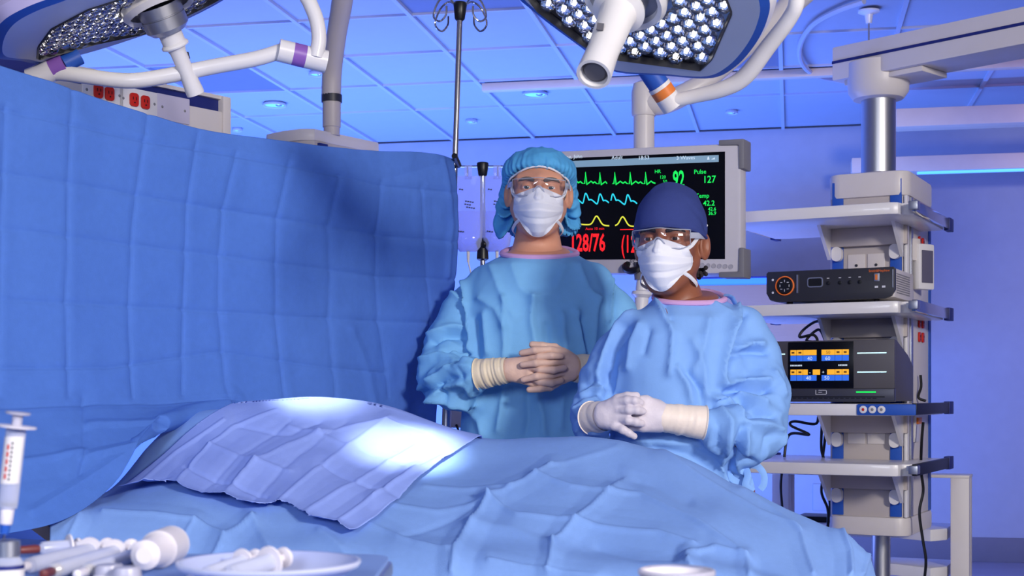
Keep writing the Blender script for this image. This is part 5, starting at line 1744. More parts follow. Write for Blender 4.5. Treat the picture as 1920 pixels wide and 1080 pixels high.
h = h * wr_ + wr_ * arm_w * (rid - .5) * .006 + vnoise(V * np.array([1, 1, .3]), 12, 1.3) * .005 + vnoise(V, 30, 8.2) * .0014
V = V + N * h[:, None]
gown = mesh_part('gown', V, Fq, M['gown'], man, label='pale blue surgical gown')
# collar binding
def collar_path(secs, nk, off=.0015):
    S = np.array(sorted(secs)); out = []
    for t in np.linspace(0, 2 * math.pi, 64, endpoint=False):
        sn = math.sin(t)                        # -1 front, +1 back
        z = nk[0] + .02
        for _ in range(12):
            c_, y_, a_, b_ = (np.interp(z, S[:, 0], S[:, i]) for i in (1, 2, 3, 4))
            e = 2 / 2.35
            y = y_ + (b_ + off) * math.copysign(abs(sn) ** e, sn)
            z = .5 * z + .5 * (nk[0] - .002 + (y - nk[1]) * nk[2])
        out.append((c_ + (a_ + off) * math.copysign(abs(math.cos(t)) ** e, math.cos(t)), y, z))
    return np.array(out)
q = collar_path(m_secs, NKm)
part('collar_binding', MB().tube(q, .0085, 10, closed=True, flat=.9), M['trim'], gown, label='lilac neck binding')
def m_body(p):
    d = tm(p) + .03
    d = smax(d, (f32(.95) - p[..., 2]), .02)
    for A_, R_ in ((armL, .036), (armR, .036)):
        d = smin(d, chain(p, A_, [R_] * 5 + [.028, .024], .02), .03)
    for s_ in (-1, 1):
        x = .07 + s_ * .095
        leg = chain(p, [np.array([x, 3.66, .98]), np.array([x, 3.65, .50]), np.array([x, 3.67, .09])], [.085, .055, .038], .03)
        leg = smin(leg, rcone(p, (x, 3.68, .045), (x + s_ * .02, 3.48, .04), .042, .038), .03)
        d = smin(d, leg, .03)
    return d
build_head(man, MF, M['skin_m'], M['iris_g'], M['hair_g'], ((0, -.030, -.20), .078), (m_body, (-.33, 3.3, -.02), (.45, 3.85, 1.47)),
           (lambda p: smax(tm(p) + f32(.007), (p[..., 2] - f32(NKm[0] + .007) - (p[..., 1] - f32(NKm[1])) * f32(NKm[2])) * f32(.94), .012), (-.06, 3.52, 1.40), (.20, 3.80, 1.54)))
build_mask(man, MF)
build_glasses(man, MF)
# hair at the temples
for s_ in (-1, 1):
    q = np.array([(.0705 * s_, .018, .036), (.0715 * s_, .016, .016), (.0695 * s_, .018, -.008), (.066 * s_, .020, -.024)])
    part('sideburn', MB().tube(MF.w(cr(q, 12)), [.009] * 9 + [.007, .005, .002], 10, flat=.35, up=(1, 0, 0)), M['hair_g'], man)
# bouffant cap
pn = nrm((0, .40, -.92)); p0 = np.array([0, .088, .060])
def cap_vol(p):
    d = ell(p, (0, -.020, .052), (.098, .112, .070))
    d = smin(d, ell(p, (0, -.058, .005), (.100, .062, .072)), .03)
    q = np.stack([np.abs(p[..., 0]), p[..., 1], p[..., 2]], -1)
    d = smin(d, ell(q, (.072, -.074, -.026), (.038, .040, .056)), .02)
    return d
def cap_fn(p):
    cut = np.minimum((p - p0.astype(f32)) @ pn.astype(f32), p[..., 1] + f32(.030))
    return smax(cap_vol(p), cut, .008)
V, Fq = nets(cap_fn, (-.13, -.14, -.12), (.13, .12, .14), .0032)
V = relax(V, Fq, 2)
N = -vnormals(V, Fq)
if (N * (V - V.mean(0))).sum() < 0: N = -N
dp = -((V - p0) @ pn)
axc = -pn
uu = nrm(np.cross(axc, (1.0, 0, 0))); wv = np.cross(axc, uu)
cc0 = np.array([0, .0, .0])
ph = np.arctan2((V - cc0) @ np.array([1.0, 0, 0]), (V - cc0) @ uu)
pl = np.sin(ph * 40 + vnoise(V, 22, 3) * 6) * (.5 + vnoise(V, 12, 6))
h = pl * .0036 * np.exp(-dp / .024) + (1 - 2 * np.abs(vnoise(V * np.array([1, .5, .5]), 30, 7))) * .0045 + vnoise(V, 60, 1) * .0015
pinch = np.exp(-(dp / .010) ** 2)
V2 = V + N * (h - .006 * pinch)[:, None]
capm = mesh_part('bouffant_cap', MF.w(V2), Fq[:, ::-1], M['cap_m'], man, label='puffy light blue bouffant cap')
rg = np.array([(-.086, -.028, -.002), (-.083, -.005, .018), (-.0775, .025, .032), (-.062, .0, .043), (-.045, .0, .051), (-.025, .0, .058), (0, .0, .061), (.025, .0, .058), (.045, .0, .051), (.062, .0, .043), (.0775, .025, .032), (.083, -.005, .018), (.086, -.028, -.002)])
for i in range(3, 10):
    rg[i, 1] = face_y(rg[i:i + 1, 0], rg[i:i + 1, 2])[0] + .008
part('elastic_band', MB().tube(MF.w(cr(rg, 70)), .0026, 8), M['strap'], capm, label='white elastic edge')

# ------------------------------------------------------------------ gloved hands
def hand_mesh(spec, name, m, person, label=None, h=.0023, kk=.004):
    """spec: list of (chain points, radii, blend)"""
    allp = np.array([q for c in spec for q in c[0]])
    lo, hi = allp.min(0) - .05, allp.max(0) + .05
    def fn(p):
        d = None
        for pts, rs, k in spec:
            c = chain(p, pts, rs, .004)
            d = c if d is None else smin(d, c, k)
        return d
    V, Fq = nets(fn, lo, hi, h)
    V = relax(V, Fq, 2, .4)
    N = vnormals(V, Fq)
    V = V + N * (vnoise(V, 70, 3) * .0008)[:, None]
    return mesh_part(name, V, Fq, m, person, label=label)
def pxs(*q):
    return [P(*t) for t in q]
def cuff(parent, a, b, ra, rb, m, n=9, amp=.0016, seed=0, flat=1.0):
    a, b = np.asarray(a), np.asarray(b)
    k = 46
    pts = [a + (b - a) * t for t in np.linspace(0, 1, k)]
    t = np.linspace(0, 1, k)
    r = ra + (rb - ra) * t + amp * np.sin(t * n * 2 * math.pi + np.sin(t * 9 + seed) * 2) * (.3 + .7 * np.sin(t * math.pi))
    T = nrm(b - a)
    u_ = nrm(np.cross(T, EZ)); w_ = np.cross(T, u_)
    G = np.zeros((k, 40, 3))
    for i in range(k):
        for j in range(40):
            an = 2 * math.pi * j / 40
            nz_ = mnoise.noise((t[i] * n * 1.6 + .5 * math.sin(an + seed), math.cos(an) * .5 + seed, math.sin(an) * .5))
            rr = ra + (rb - ra) * t[i] + amp * 2.2 * nz_ * (.25 + .75 * math.sin(t[i] * math.pi))
            G[i, j] = pts[i] + rr * (math.cos(an) * u_ + math.sin(an) * w_)
    o = part('cuff', MB().grid(G, cv=True), m, parent, label='rolled glove cuff', sharp=0)
    ring = MB()
    ring.tube([b - (b - a) * .02, b, b + (b - a) * .02], [rb + .0005, rb + .0022, rb + .0003], 32)
    part('cuff_bead', ring, m, o)
    return o
fr9 = [.0100, .0095, .0088, .0078]
# his right hand (left in the picture)
spec = [(pxs((936, 698, 3.412), (952, 694, 3.402)), [.027, .026], .012)]
for (ky, kx) in ((674, 986), (687, 990), (700, 989), (712, 984)):
    spec.append((pxs((950, 694 + (ky - 694) * .4, 3.400), (kx, ky, 3.388)), [.016, .0118], .012))
spec += [(pxs((986, 674, 3.386), (1010, 669, 3.366), (1034, 667, 3.360), (1052, 668, 3.372)), fr9, .005),
         (pxs((990, 687, 3.384), (1012, 693, 3.364), (1038, 694, 3.357), (1058, 690, 3.370)), fr9, .005),
         (pxs((989, 700, 3.386), (1012, 716, 3.368), (1034, 718, 3.362), (1052, 713, 3.374)), fr9, .005),
         (pxs((984, 712, 3.390), (1008, 724, 3.384), (1030, 726, 3.386), (1044, 722, 3.392)), [.0095, .009, .008, .007], .005)]
g1 = hand_mesh(spec, 'glove', M['glove_m'], man, 'tan latex glove on the hand at the left')
cuff(g1, P(953, 694, 3.402), P(897, 702, 3.432), .0315, .0385, M['cuff_m'])
# his left hand (right in the picture)
spec = [(pxs((1092, 692, 3.425), (1076, 690, 3.412)), [.027, .026], .012)]
for (ky, kx) in ((662, 1058), (679, 1062), (696, 1062), (711, 1056)):
    spec.append((pxs((1078, 690 + (ky - 690) * .4, 3.410), (kx, ky, 3.398)), [.016, .0118], .012))
spec += [(pxs((1058, 662, 3.396), (1030, 656, 3.374), (1002, 657, 3.360), (978, 662, 3.372)), fr9, .005),
         (pxs((1062, 679, 3.396), (1034, 680, 3.372), (1004, 681, 3.356), (979, 684, 3.366)), fr9, .005),
         (pxs((1062, 696, 3.396), (1034, 705, 3.374), (1006, 706, 3.358), (981, 712, 3.366)), fr9, .005),
         (pxs((1056, 711, 3.398), (1032, 726, 3.380), (1012, 729, 3.370), (992, 731, 3.374)), fr9, .005),
         (pxs((1066, 668, 3.410), (1040, 652, 3.398), (1016, 648, 3.392), (998, 646, 3.394)), [.0125, .0105, .0095, .0085], .006)]
g2 = hand_mesh(spec, 'glove', M['glove_m'], man, 'tan latex glove on the hand at the right')
cuff(g2, P(1074, 690, 3.410), P(1112, 693, 3.445), .0335, .0385, M['cuff_m'], 5, .001, 3)

# ------------------------------------------------------------------ the shorter person
wom = empty('person', (.385, 3.15, 0), 'shorter person in front with a navy cap and one pale gloved hand over the other', 'person')
YW = math.radians(-20)
ez = CZ + (HY - 446) / F * 3.05
WF = Frame(((1241 - 960) / F * 3.05 + .026, 3.125, ez - .006), yaw=YW, roll=math.radians(1.0), pitch=math.radians(1), scale=.94)
DW = 3.13
def wsec(y, cx, hw, dd, hd):
    return sec(y, cx, hw, dd, hd, DW)
w_secs = [wsec(530, 1297, 52, .045, .062), wsec(544, 1296, 58, .038, .068), wsec(556, 1294, 64, .033, .070), wsec(572, 1291, 78, .024, .078), wsec(595, 1287, 104, .010, .098), wsec(630, 1281, 117, 0, .115), wsec(690, 1275, 124, -.005, .128),
          wsec(760, 1272, 122, -.01, .132), wsec(830, 1270, 126, -.01, .140), wsec(900, 1270, 134, -.005, .15), wsec(1000, 1270, 146, 0, .16), wsec(1330, 1270, 165, 0, .18)]
wL = [P(1192, 626, 3.15), P(1156, 668, 3.15), P(1132, 710, 3.14), P(1112, 770, 3.11), P(1108, 790, 3.05), P(1116, 786, 2.99), P(1122, 783, 2.96)]
wLr = [.046, .050, .050, .046, .042, .033, .026]
wR = [P(1390, 618, 3.14), P(1410, 670, 3.14), P(1418, 740, 3.11), P(1410, 800, 3.05), P(1388, 818, 3.00), P(1352, 808, 2.96), P(1322, 795, 2.945)]
wRr = [.054, .062, .070, .072, .064, .046, .029]
tw = loft_sdf(w_secs)
NKw = (1.305, DW - .053, .25)
def gown_w(p):
    d = smax(tw(p), (p[..., 2] - f32(NKw[0]) - (p[..., 1] - f32(NKw[1])) * f32(NKw[2])) * f32(.96), .006)
    d = smin(d, chain(p, wL, wLr, .02), .026)
    d = smin(d, chain(p, wR, wRr, .02), .026)
    return d
V, Fq = nets(gown_w, (.09, 2.80, .36), (.70, 3.36, 1.36), .0054)
V = relax(V, Fq, 2, .5)
N = vnormals(V, Fq)
wf = [
 ([(1384, 580), (1370, 630), (1358, 680), (1352, 720)], .012, 8), ([(1394, 590), (1382, 640), (1366, 690)], -.010, 8), ([(1386, 652), (1404, 645), (1428, 646)], .012, 8), ([(1380, 664), (1406, 658), (1436, 660)], -.010, 8),
 ([(1358, 722), (1378, 714), (1402, 718), (1440, 716)], .012, 8), ([(1360, 736), (1384, 730), (1410, 734), (1440, 728)], -.012, 8), ([(1352, 746), (1372, 762), (1390, 778)], .012, 8), ([(1384, 742), (1410, 748), (1434, 758)], .012, 8), ([(1386, 756), (1410, 762), (1430, 772)], -.010, 8),
 ([(1338, 748), (1352, 768), (1370, 792), (1366, 836), (1360, 860)], .014, 8), ([(1330, 770), (1346, 800), (1342, 840)], -.012, 8), ([(1324, 760), (1336, 800), (1330, 832)], .010, 6), ([(1462, 804), (1428, 798), (1394, 792)], .010, 9), ([(1450, 780), (1420, 772), (1400, 776)], -.009, 8),
 ([(1472, 815), (1448, 846), (1420, 868)], .008, 10), ([(1392, 800), (1384, 840), (1376, 868)], -.012, 9), ([(1400, 810), (1400, 850)], .010, 9), ([(1440, 820), (1428, 860)], -.006, 9), ([(1452, 700), (1468, 740)], .008, 9), ([(1356, 850), (1390, 862), (1420, 868)], -.010, 8),
 ([(1232, 566), (1248, 596), (1262, 624), (1260, 660), (1255, 700)], .008, 8), ([(1246, 575), (1256, 600)], -.005, 8), ([(1190, 586), (1162, 612), (1140, 650), (1122, 700), (1124, 740)], .010, 9), ([(1176, 620), (1150, 660), (1140, 720)], -.008, 9), ([(1200, 610), (1186, 640), (1180, 690)], .006, 9), ([(1216, 620), (1206, 660)], -.005, 8),
 ([(1270, 690), (1290, 720), (1298, 757)], .008, 8), ([(1300, 640), (1320, 690), (1322, 740)], .006, 9), ([(1330, 600), (1320, 650), (1300, 700)], .006, 10), ([(1290, 700), (1312, 730), (1318, 760)], -.008, 8), ([(1165, 690), (1160, 730), (1150, 750)], .005, 8), ([(1340, 570), (1366, 590), (1376, 620)], .006, 8),
 ([(1080, 770), (1100, 756), (1116, 752)], .009, 6), ([(1078, 790), (1096, 778), (1108, 770)], -.008, 6), ([(1084, 806), (1100, 798), (1112, 800)], .008, 6), ([(1090, 742), (1110, 732), (1124, 740)], .008, 6), ([(1096, 722), (1116, 716), (1128, 722)], -.007, 6), ([(1092, 818), (1112, 812), (1124, 814)], .007, 6),
 ([(1160, 820), (1220, 830), (1300, 832), (1345, 850)], .007, 10), ([(1230, 840), (1290, 852), (1330, 880)], -.006, 10), ([(1350, 872), (1360, 900), (1366, 920)], .008, 6), ([(1366, 872), (1378, 900)], -.008, 5), ([(1380, 870), (1392, 905)], .008, 5),
]
h = fold_disp(V, N, wf)
arm_w = np.exp(-np.minimum(chain(V.astype(f32), wL[2:], wLr[2:]), chain(V.astype(f32), wR[2:], wRr[2:])).clip(0, 1) / .02)
rid = 1 - np.abs(vnoise(V * np.array([1, 1, 1.5]), 17, 14.4)) * 2.4 + .15 * (.5 - np.abs(vnoise(V * np.array([1.2, 1, 1]), 36, 12.4)) * 2.4)
wr_ = np.clip(np.minimum(np.linalg.norm(V - wL[-1], axis=1), np.linalg.norm(V - wR[-1], axis=1)) / .07 - .25, 0, 1)
h = h * wr_ + wr_ * arm_w * (rid - .5) * .006 + vnoise(V * np.array([1, 1, .3]), 13, 11.3) * .004 + vnoise(V, 30, 18.2) * .0012
V = V + N * h[:, None]
gw = mesh_part('gown', V, Fq, M['gown2'], wom, label='blue surgical gown')
q = collar_path(w_secs, NKw)
part('collar_binding', MB().tube(q, .0075, 10, closed=True, flat=.9), M['trim'], gw, label='lilac neck binding')
for q, mm in (([(1362, 553, 3.12), (1372, 558, 3.13), (1378, 568, 3.13), (1384, 580, 3.14)], 'strap'),):
    part('neck_tab', MB().tube(cr(np.array(pxs(*q)), 12), .010, 8, flat=.3), M['gown2'], gw)
for q in ([(1372, 868, 3.02), (1385, 880, 3.0), (1400, 888, 3.0), (1407, 905, 3.0), (1410, 918, 3.0)], [(1395, 872, 3.01), (1402, 890, 2.99), (1398, 910, 2.98), (1412, 922, 2.98)], [(1400, 872, 3.02), (1420, 874, 3.02), (1432, 890, 3.02), (1432, 908, 3.02), (1425, 918, 3.02)], [(1360, 872, 3.02), (1370, 895, 3.0), (1390, 908, 3.0), (1400, 916, 3.0)]):
    part('tie', MB().tube(cr(np.array(pxs(*q)), 20), .0075, 8, flat=.2, up=(0, 1, 0)), M['gown2'], gw, label='gown tie string')
def w_body(p):
    d = tw(p) + .03
    d = smax(d, (f32(.85) - p[..., 2]), .02)
    d = smin(d, chain(p, wL, [.03] * 5 + [.026, .024], .02), .03)
    d = smin(d, chain(p, wR, [.03] * 5 + [.026, .024], .02), .03)
    for s_ in (-1, 1):
        x = .385 + s_ * .085
        leg = chain(p, [np.array([x, 3.14, .88]), np.array([x, 3.13, .46]), np.array([x, 3.15, .085])], [.08, .05, .035], .03)
        leg = smin(leg, rcone(p, (x, 3.16, .042), (x + s_ * .02, 2.98, .037), .039, .034), .03)
        d = smin(d, leg, .03)
    return d
build_head(wom, WF, M['skin_w'], M['iris'], M['hair_d'], ((.034, -.040, -.20), .066), (w_body, (.1, 2.8, -.02), (.7, 3.35, 1.30)),
           (lambda p: smax(tw(p) + f32(.007), (p[..., 2] - f32(NKw[0] + .007) - (p[..., 1] - f32(NKw[1])) * f32(NKw[2])) * f32(.94), .012), (.28, 3.02, 1.25), (.53, 3.28, 1.38)), .96)
build_mask(wom, WF, .96, -.116)
build_glasses(wom, WF)
def capw(p):
    z = p[..., 2] - f32(.022)
    e = 2.12
    k = (np.abs(p[..., 0] / .086) ** e + np.abs((p[..., 1] + .008) / .106) ** e + np.abs(np.maximum(z, 0) / .124) ** e + np.abs(np.minimum(z, 0) / .3) ** e) ** (1 / e)
    d = (k - 1) * .087
    d = smin(d, ell(p, (.0, -.085, .0), (.060, .040, .055)), .03)
    pl_ = (p[..., 1] - .10) * .18 - (p[..., 2] - .031)     # lower edge, dropping a little to the back
    return smax(d, pl_ * f32(.98), .004)
V, Fq = nets(capw, (-.11, -.15, -.07), (.11, .12, .17), .0034)
V = relax(V, Fq, 2)
N = vnormals(V, Fq)
def fold3(V, pts, amp, w):
    pts = np.asarray(pts, float)
    best = np.full(len(V), 1e9)
    for a, b in zip(pts[:-1], pts[1:]):
        d = b - a
        t = np.clip(((V - a) @ d) / (d @ d), 0, 1)
        best = np.minimum(best, np.linalg.norm(V - (a + t[:, None] * d), axis=1))
    return amp * np.exp(-(best / w) ** 2)
h = fold3(V, [(.082, .02, .10), (.062, .06, .115), (.05, .085, .09), (.055, .088, .05)], .006, .010) + fold3(V, [(.085, .0, .04), (.075, .05, .08), (.05, .08, .12)], -.004, .012) + fold3(V, [(-.06, .05, .13), (0, .02, .135), (.07, -.02, .12)], .004, .012)
h += (1 - 2 * np.abs(vnoise(V, 14, 5))) * .0022 + vnoise(V, 40, 5) * .0008
V = V + N * h[:, None]
cw = mesh_part('surgical_cap', WF.w(V), Fq[:, ::-1], M['cap_w'], wom, label='navy cotton surgical cap')
bd = [(-.086 * math.cos(t), -.008 + .107 * math.sin(t), .022 + .012 - (.10 - (-.008 + .107 * math.sin(t))) * -.18 - .0) for t in np.linspace(-.25, math.pi + .25, 50)]
bd = [(x, y, .031 + (y - .10) * .18 + .004) for x, y, z in bd]
part('hem_band', MB().tube(WF.w(np.array(bd)), .0035, 8), M['cap_w'], cw)
mb = MB()
for i in range(40):
    a_ = RNG.normal(size=3); a_ /= np.linalg.norm(a_)
    mb.ball(WF.w(np.array([.055, -.072, -.060]) + a_ * np.array([.020, .018, .016])), .0055, 7, 5)
part('hair_curls', mb, M['hair_d'], wom, label='dark curly hair at the nape', kind='stuff')
# hands
spec = [(pxs((1118, 783, 2.965), (1132, 780, 2.945)), [.026, .026], .012)]
for (kx, ky) in ((1156, 754), (1160, 769), (1159, 784), (1152, 798)):
    spec.append((pxs((1132, 780 + (ky - 780) * .5, 2.940), (kx, ky, 2.918)), [.016, .0118], .012))
spec += [(pxs((1156, 754, 2.916), (1176, 751, 2.900), (1190, 751, 2.894), (1201, 755, 2.902)), fr9, .004),
         (pxs((1160, 769, 2.914), (1180, 769, 2.896), (1194, 769, 2.892), (1205, 771, 2.900)), fr9, .004),
         (pxs((1159, 784, 2.916), (1178, 788, 2.898), (1192, 791, 2.895), (1203, 794, 2.903)), fr9, .004),
         (pxs((1152, 798, 2.918), (1168, 806, 2.906), (1179, 812, 2.904), (1189, 818, 2.910)), [.0095, .009, .0083, .0075], .004),
         (pxs((1138, 764, 2.945), (1158, 748, 2.926), (1176, 743, 2.916), (1193, 742, 2.912)), [.013, .0105, .0095, .0085], .006)]
g3 = hand_mesh(spec, 'glove', M['glove_w'], wom, 'pale latex glove laid on top')
cuff(g3, P(1134, 780, 2.945), P(1110, 784, 2.985), .0315, .0355, M['cuff_w'], 2, .0006)
spec = [(pxs((1248, 783, 2.945), (1234, 781, 2.942)), [.027, .028], .012)]
for (kx, ky) in ((1204, 764), (1200, 775), (1201, 787), (1206, 799)):
    spec.append((pxs((1232, 781 + (ky - 781) * .6, 2.940), (kx, ky, 2.926)), [.020, .0135], .014))
    spec.append((pxs((kx, ky, 2.928), (kx - 22, ky + 2, 2.936), (kx - 40, ky + 4, 2.95)), [.011, .0095, .008], .005))
spec.append((pxs((1230, 764, 2.938), (1212, 752, 2.930), (1198, 750, 2.926)), [.016, .012, .010], .010))
g4 = hand_mesh(spec, 'glove', M['glove_w'], wom, 'pale latex glove underneath')
cuff(g4, P(1236, 782, 2.942), P(1320, 793, 2.948), .0295, .0365, M['cuff_w'], 6, .0011, 5)

# ================================================================== near tray with syringes
TZ = .972
def syringe(a, b, r, label, body=None, cap='maroon', fluid=None, pull=.35, stripe=None, upright=False):
    """barrel from tip a to flange b, plunger drawn out beyond b"""
    a, b = np.asarray(a, float), np.asarray(b, float)
    d = nrm(b - a); L = np.linalg.norm(b - a)
    e = empty('syringe', a, label, 'syringe', 'syringes on the near tray')
    part('barrel', MB().lathe([(r * .25, -.004), (r * .30, .0), (r * .92, .003), (r, .008), (r, L), (r * .93, L), (r * .93, .008)], a, d, 24, caps=False), body or M['plastic'], e)
    fl = [b + p for p in [np.zeros(3)]]
    part('flange', MB().lathe([(r * 1.0, L - .001), (r * 1.75, L - .0008), (r * 1.8, L + .0006), (r * 1.0, L + .001)], a, d, 20), M['tubewhite'], e)
    pl = L * pull
    part('plunger', MB().lathe([(r * .86, L * (1 - .55)), (r * .86, L * (1 - .5)), (r * .45, L * .52), (r * .45, L + pl), (r * 1.15, L + pl + .001), (r * 1.2, L + pl + .003), (r * .9, L + pl + .0045), (.0002, L + pl + .0045)], a, d, 20), M['tubewhite'], e)
    part('stopper', MB().lathe([(r * .2, L * .42), (r * .9, L * .44), (r * .9, L * .49), (r * .8, L * .5)], a, d, 20), M['rubber'], e)
    part('tip_cap', MB().lathe([(r * .2, -.016), (r * .55, -.015), (r * .62, -.002), (r * .4, .002)], a, d, 16), M[cap], e)
    if fluid:
        part('fluid', MB().lathe([(r * .3, .004), (r * .88, .009), (r * .88, L * .43)], a, d, 20), M[fluid], e)
    return e, d, L
tr_c = np.array([-.33, 1.03, TZ])
tray = empty('instrument_stand', (-.33, 1.03, 0), 'instrument stand tray in the near foreground carrying the syringes', 'stand')
tx = rrect(-.56, -.098, .84, 1.17, .03, 5)
part('tray', MB().prism([np.array([x, y, TZ - .022]) for x, y in tx], EZ * .012), M['silver'], tray, bevel=.003)
part('tray_cover', MB().prism([np.array([-.33 + (x + .33) * .985, 1.005 + (y - 1.005) * .985, TZ - .010]) for x, y in tx], EZ * .004), mat('tray_cloth', (120, 150, 214), .8, bump=.2), tray)
part('post', MB().cyl((-.33, 1.03, .06), (-.33, 1.03, TZ - .02), .014, 16), M['chrome'], tray)
part('base', MB().tube(cr(np.array([(-.58, .85, .03), (-.58, 1.15, .03), (-.33, 1.22, .03), (-.12, 1.15, .03), (-.12, .85, .03)]), 40), .016, 10), M['chrome'], tray)
z0 = TZ - .006
def G(px, py):
    """a point resting just above the tray at a pixel"""
    return on_plane(px, py, (0, 0, z0 + .007), (0, 0, 1.0))
def on_tray(px, D, r):
    return np.array([(px - 960) / F * D, D, z0 + r + .0006])
syringe(on_tray(52, 1.03, .0062), on_tray(168, 1.13, .0062), .0062, 'clear syringe lying leftmost on the tray with a long white body', cap='tubewhite', pull=.30)
syringe(on_tray(98, 1.00, .0060), on_tray(214, 1.12, .0060), .0060, 'amber-filled syringe pointing to the maroon cap at lower left', cap='maroon', fluid='amber', pull=.3)
syringe(on_tray(160, 1.00, .0058), on_tray(262, 1.11, .0058), .0058, 'slim clear syringe lying beside the ribbed white cap', cap='tubewhite', fluid='amber', pull=.3)
syringe(on_tray(72, 1.145, .0060), on_tray(130, 1.16, .0060), .0060, 'small syringe behind the upright vial with a maroon tip', cap='maroon', pull=.2)
# ribbed white bottle cap / tube
wa, wb = on_tray(270, 1.02, .0150), on_tray(322, 1.10, .0150)
wt = empty('specimen_tube', wa, 'white tube with a ribbed cap lying in front of the plastic cup', 'tube')
dw = nrm(wb - wa); Lw = np.linalg.norm(wb - wa)
prof = [(.006, 0), (.011, .004), (.012, Lw * .45), (.0145, Lw * .5)]
part('tube', MB().lathe(prof, wa, dw, 24), M['tubewhite'], wt)
pr = [(.010, Lw * .48)]
for i in range(7):
    pr += [(.0145, Lw * .5 + i * .0055), (.0137, Lw * .5 + i * .0055 + .0028)]
pr += [(.0145, Lw * .5 + .039), (.013, Lw * .5 + .042), (.001, Lw * .5 + .042)]
part('ribbed_cap', MB().lathe(pr, wa, dw, 28), M['tubewhite'], wt)
for px, D, lab in ((205, 1.00, 'squat white cap standing nearest at the tray edge'), (152, 1.165, 'small white cap at the back of the syringe pile'), (238, .985, 'frosted round cap among the syringes')):
    c = on_tray(px, D, 0)
    e = empty('bottle_cap', c, lab, 'cap')
    part('shell', MB().lathe([(.010, 0), (.0105, .002), (.0098, .009), (.009, .011), (.001, .011)], c, EZ, 24), M['frost'], e)
    part('rim', MB().lathe([(.0107, 0), (.0112, .001), (.0112, .003), (.0106, .004)], c, EZ, 24, caps=False), M['tubewhite'], e)
# vial with the upright syringe
vc = on_tray(14, 1.0, 0)
vial = empty('vial', vc, 'glass vial with a metal collar under the upright syringe at far left', 'vial')
vt = CZ - (1013 - HY) / F * 1.0 - z0
part('glass', MB().lathe([(.0105, 0), (.0115, .002), (.0115, vt - .017), (.0085, vt - .013), (.0072, vt - .011), (.0072, vt - .004)], vc, EZ, 28), M['plastic'], vial)
part('label', MB().lathe([(.0117, .002), (.0117, vt - .018)], vc, EZ, 28, caps=False), M['paper'], vial)
part('label_stripe', MB().lathe([(.0119, vt - .021), (.0119, vt - .018)], vc, EZ, 28, caps=False), M['navy'], vial)
part('collar', MB().lathe([(.0078, vt - .013), (.0086, vt - .012), (.0088, vt - .001), (.0055, vt), (.001, vt)], vc, EZ, 28), M['silver'], vial)
sa, sb_ = vc + EZ * (vt + .023), P(31, 800, 1.0)
d = nrm(sb_ - sa); L = np.linalg.norm(sb_ - sa); r = .0070
us = empty('syringe', sa, 'upright blurred syringe with a red-printed label standing in the vial', 'syringe', 'syringes on the near tray')
part('barrel', MB().lathe([(r * .5, -.002), (r * .95, .0), (r, .004), (r, L), (r * .92, L), (r * .92, .004)], sa, d, 28, caps=False), M['plastic'], us)
part('flange', MB().lathe([(r, L - .001), (r * 1.95, L - .0008), (r * 2.0, L + .0006), (r, L + .001)], sa, d, 24), M['tubewhite'], us)
part('plunger', MB().lathe([(r * .85, L * .12), (r * .5, L * .16), (r * .5, L + .008), (r * 1.2, L + .009), (r * 1.25, L + .0105), (.0002, L + .011)], sa, d, 24), M['frost'], us)
part('stopper', MB().lathe([(r * .3, .001), (r * .9, .002), (r * .9, L * .06), (r * .8, L * .08)], sa, d, 24), M['rubber'], us)
part('hub', MB().lathe([(.0042, -.012), (.0046, -.011), (.0050, -.001), (.004, .001)], sa, d, 18), M['tubewhite'], us)
part('hub_ring', MB().lathe([(.0030, -.019), (.0032, -.018), (.0036, -.012)], sa, d, 18), M['blue'], us, label='blue hub ring')
part('needle', MB().cyl(sa - d * .03, sa - d * .017, .0007, 8), M['chrome'], us)
# wrap-around label
th = np.linspace(math.radians(195), math.radians(345), 18)
lab = np.array([[sa + d * (L * t) + np.array([math.cos(a_) * r * 1.03, math.sin(a_) * r * 1.03, 0]) for a_ in th] for t in (.30, .88)])
lb = part('label', MB().grid(lab), M['paper'], us)
mb = MB()
def band(a0, a1, t0, t1, rr):
    th_ = np.radians(np.linspace(a0, a1, 5))
    return np.array([[sa + d * (L * t) + np.array([math.cos(x) * r * rr, math.sin(x) * r * rr, 0]) for x in th_] for t in (t0, t1)])
for i in range(5):
    mb.grid(band(248, 263, .36 + i * .09, .425 + i * .09, 1.05))
part('red_lettering', mb, M['redprint'], lb, smooth=False)
mb = MB()
for i in range(9):
    mb.grid(band(274, 284, .34 + i * .055, .375 + i * .055, 1.05))
part('black_lettering', mb, M['blackprint'], lb, smooth=False)
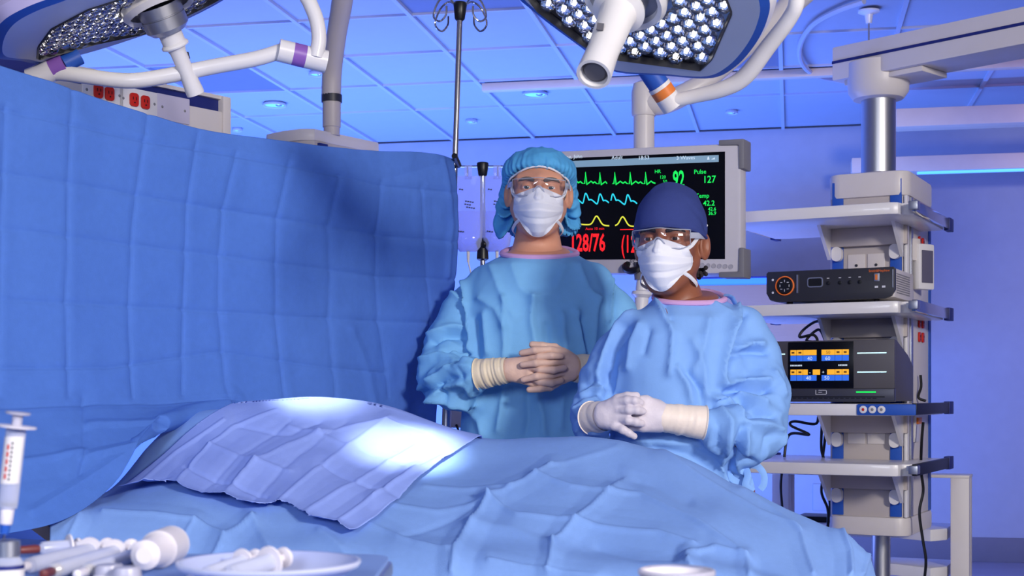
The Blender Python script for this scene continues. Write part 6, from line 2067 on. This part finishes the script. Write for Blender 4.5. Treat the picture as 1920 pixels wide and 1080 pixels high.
# translucent cup with syringe ends inside
cc_ = np.array([(505 - 960) / F * .985, .985, z0])
cup = empty('plastic_dish', cc_, 'wide shallow translucent dish with syringes inside, near foreground', 'dish')
zr = CZ - (1036 - HY) / F * 1.045 - z0
part('wall', MB().lathe([(.046, .0), (.048, .002), (.0605, zr - .004), (.0635, zr - .003), (.0645, zr), (.0625, zr + .0008), (.0590, zr - .004), (.0468, .004), (.001, .004)], cc_, EZ, 48), clear_mat('cup_plastic', (206, 214, 246), .55, .25), cup)
part('rim', MB().lathe([(.0630, zr - .0015), (.0648, zr - .001), (.0648, zr + .001), (.0630, zr + .0014)], cc_, EZ, 48, caps=False), clear_mat('cup_rim', (226, 230, 250), .35, .2), cup)
syringe(cc_ + np.array([-.044, -.010, .0075]), cc_ + np.array([-.024, .026, .012]), .0055, 'syringe in the translucent dish with its thumb end left of centre', cap='tubewhite', pull=.3)
syringe(cc_ + np.array([-.026, -.022, .0085]), cc_ + np.array([-.003, .018, .013]), .0065, 'thicker syringe in the translucent dish near its middle', cap='tubewhite', pull=.3)
# second shallow cup at right of the tray group
c2_ = np.array([(1275 - 960) / F * 1.0, 1.02, 0])
zr2 = CZ - (1066 - HY) / F * 1.03
st2 = empty('side_stand', (c2_[0], c2_[1], 0), 'small stand holding a pale bowl at the bottom edge', 'stand')
part('plate', MB().prism([np.array([c2_[0] + x, c2_[1] + y, zr2 - .05]) for x, y in rrect(-.12, .12, -.12, .06, .02)], EZ * .008), M['silver'], st2, bevel=.002)
part('post', MB().cyl((c2_[0], c2_[1], .03), (c2_[0], c2_[1], zr2 - .05), .012, 14), M['chrome'], st2)
part('base', MB().lathe([(.16, 0), (.16, .02), (.03, .05)], (c2_[0], c2_[1], 0), EZ, 28), M['dark'], st2)
bw = empty('bowl', (c2_[0], c2_[1], zr2 - .042), 'pale shallow bowl cut off by the bottom edge of the picture', 'bowl')
part('bowl_wall', MB().lathe([(.018, .0), (.022, .001), (.0265, .036), (.0275, .040), (.0265, .041), (.0250, .038), (.019, .004), (.001, .003)], (c2_[0], c2_[1], zr2 - .042), EZ, 40), M['tubewhite'], bw)
part('bowl_rim', MB().lathe([(.0268, .038), (.0284, .039), (.0284, .042), (.0266, .043)], (c2_[0], c2_[1], zr2 - .042), EZ, 40, caps=False), M['frost'], bw)
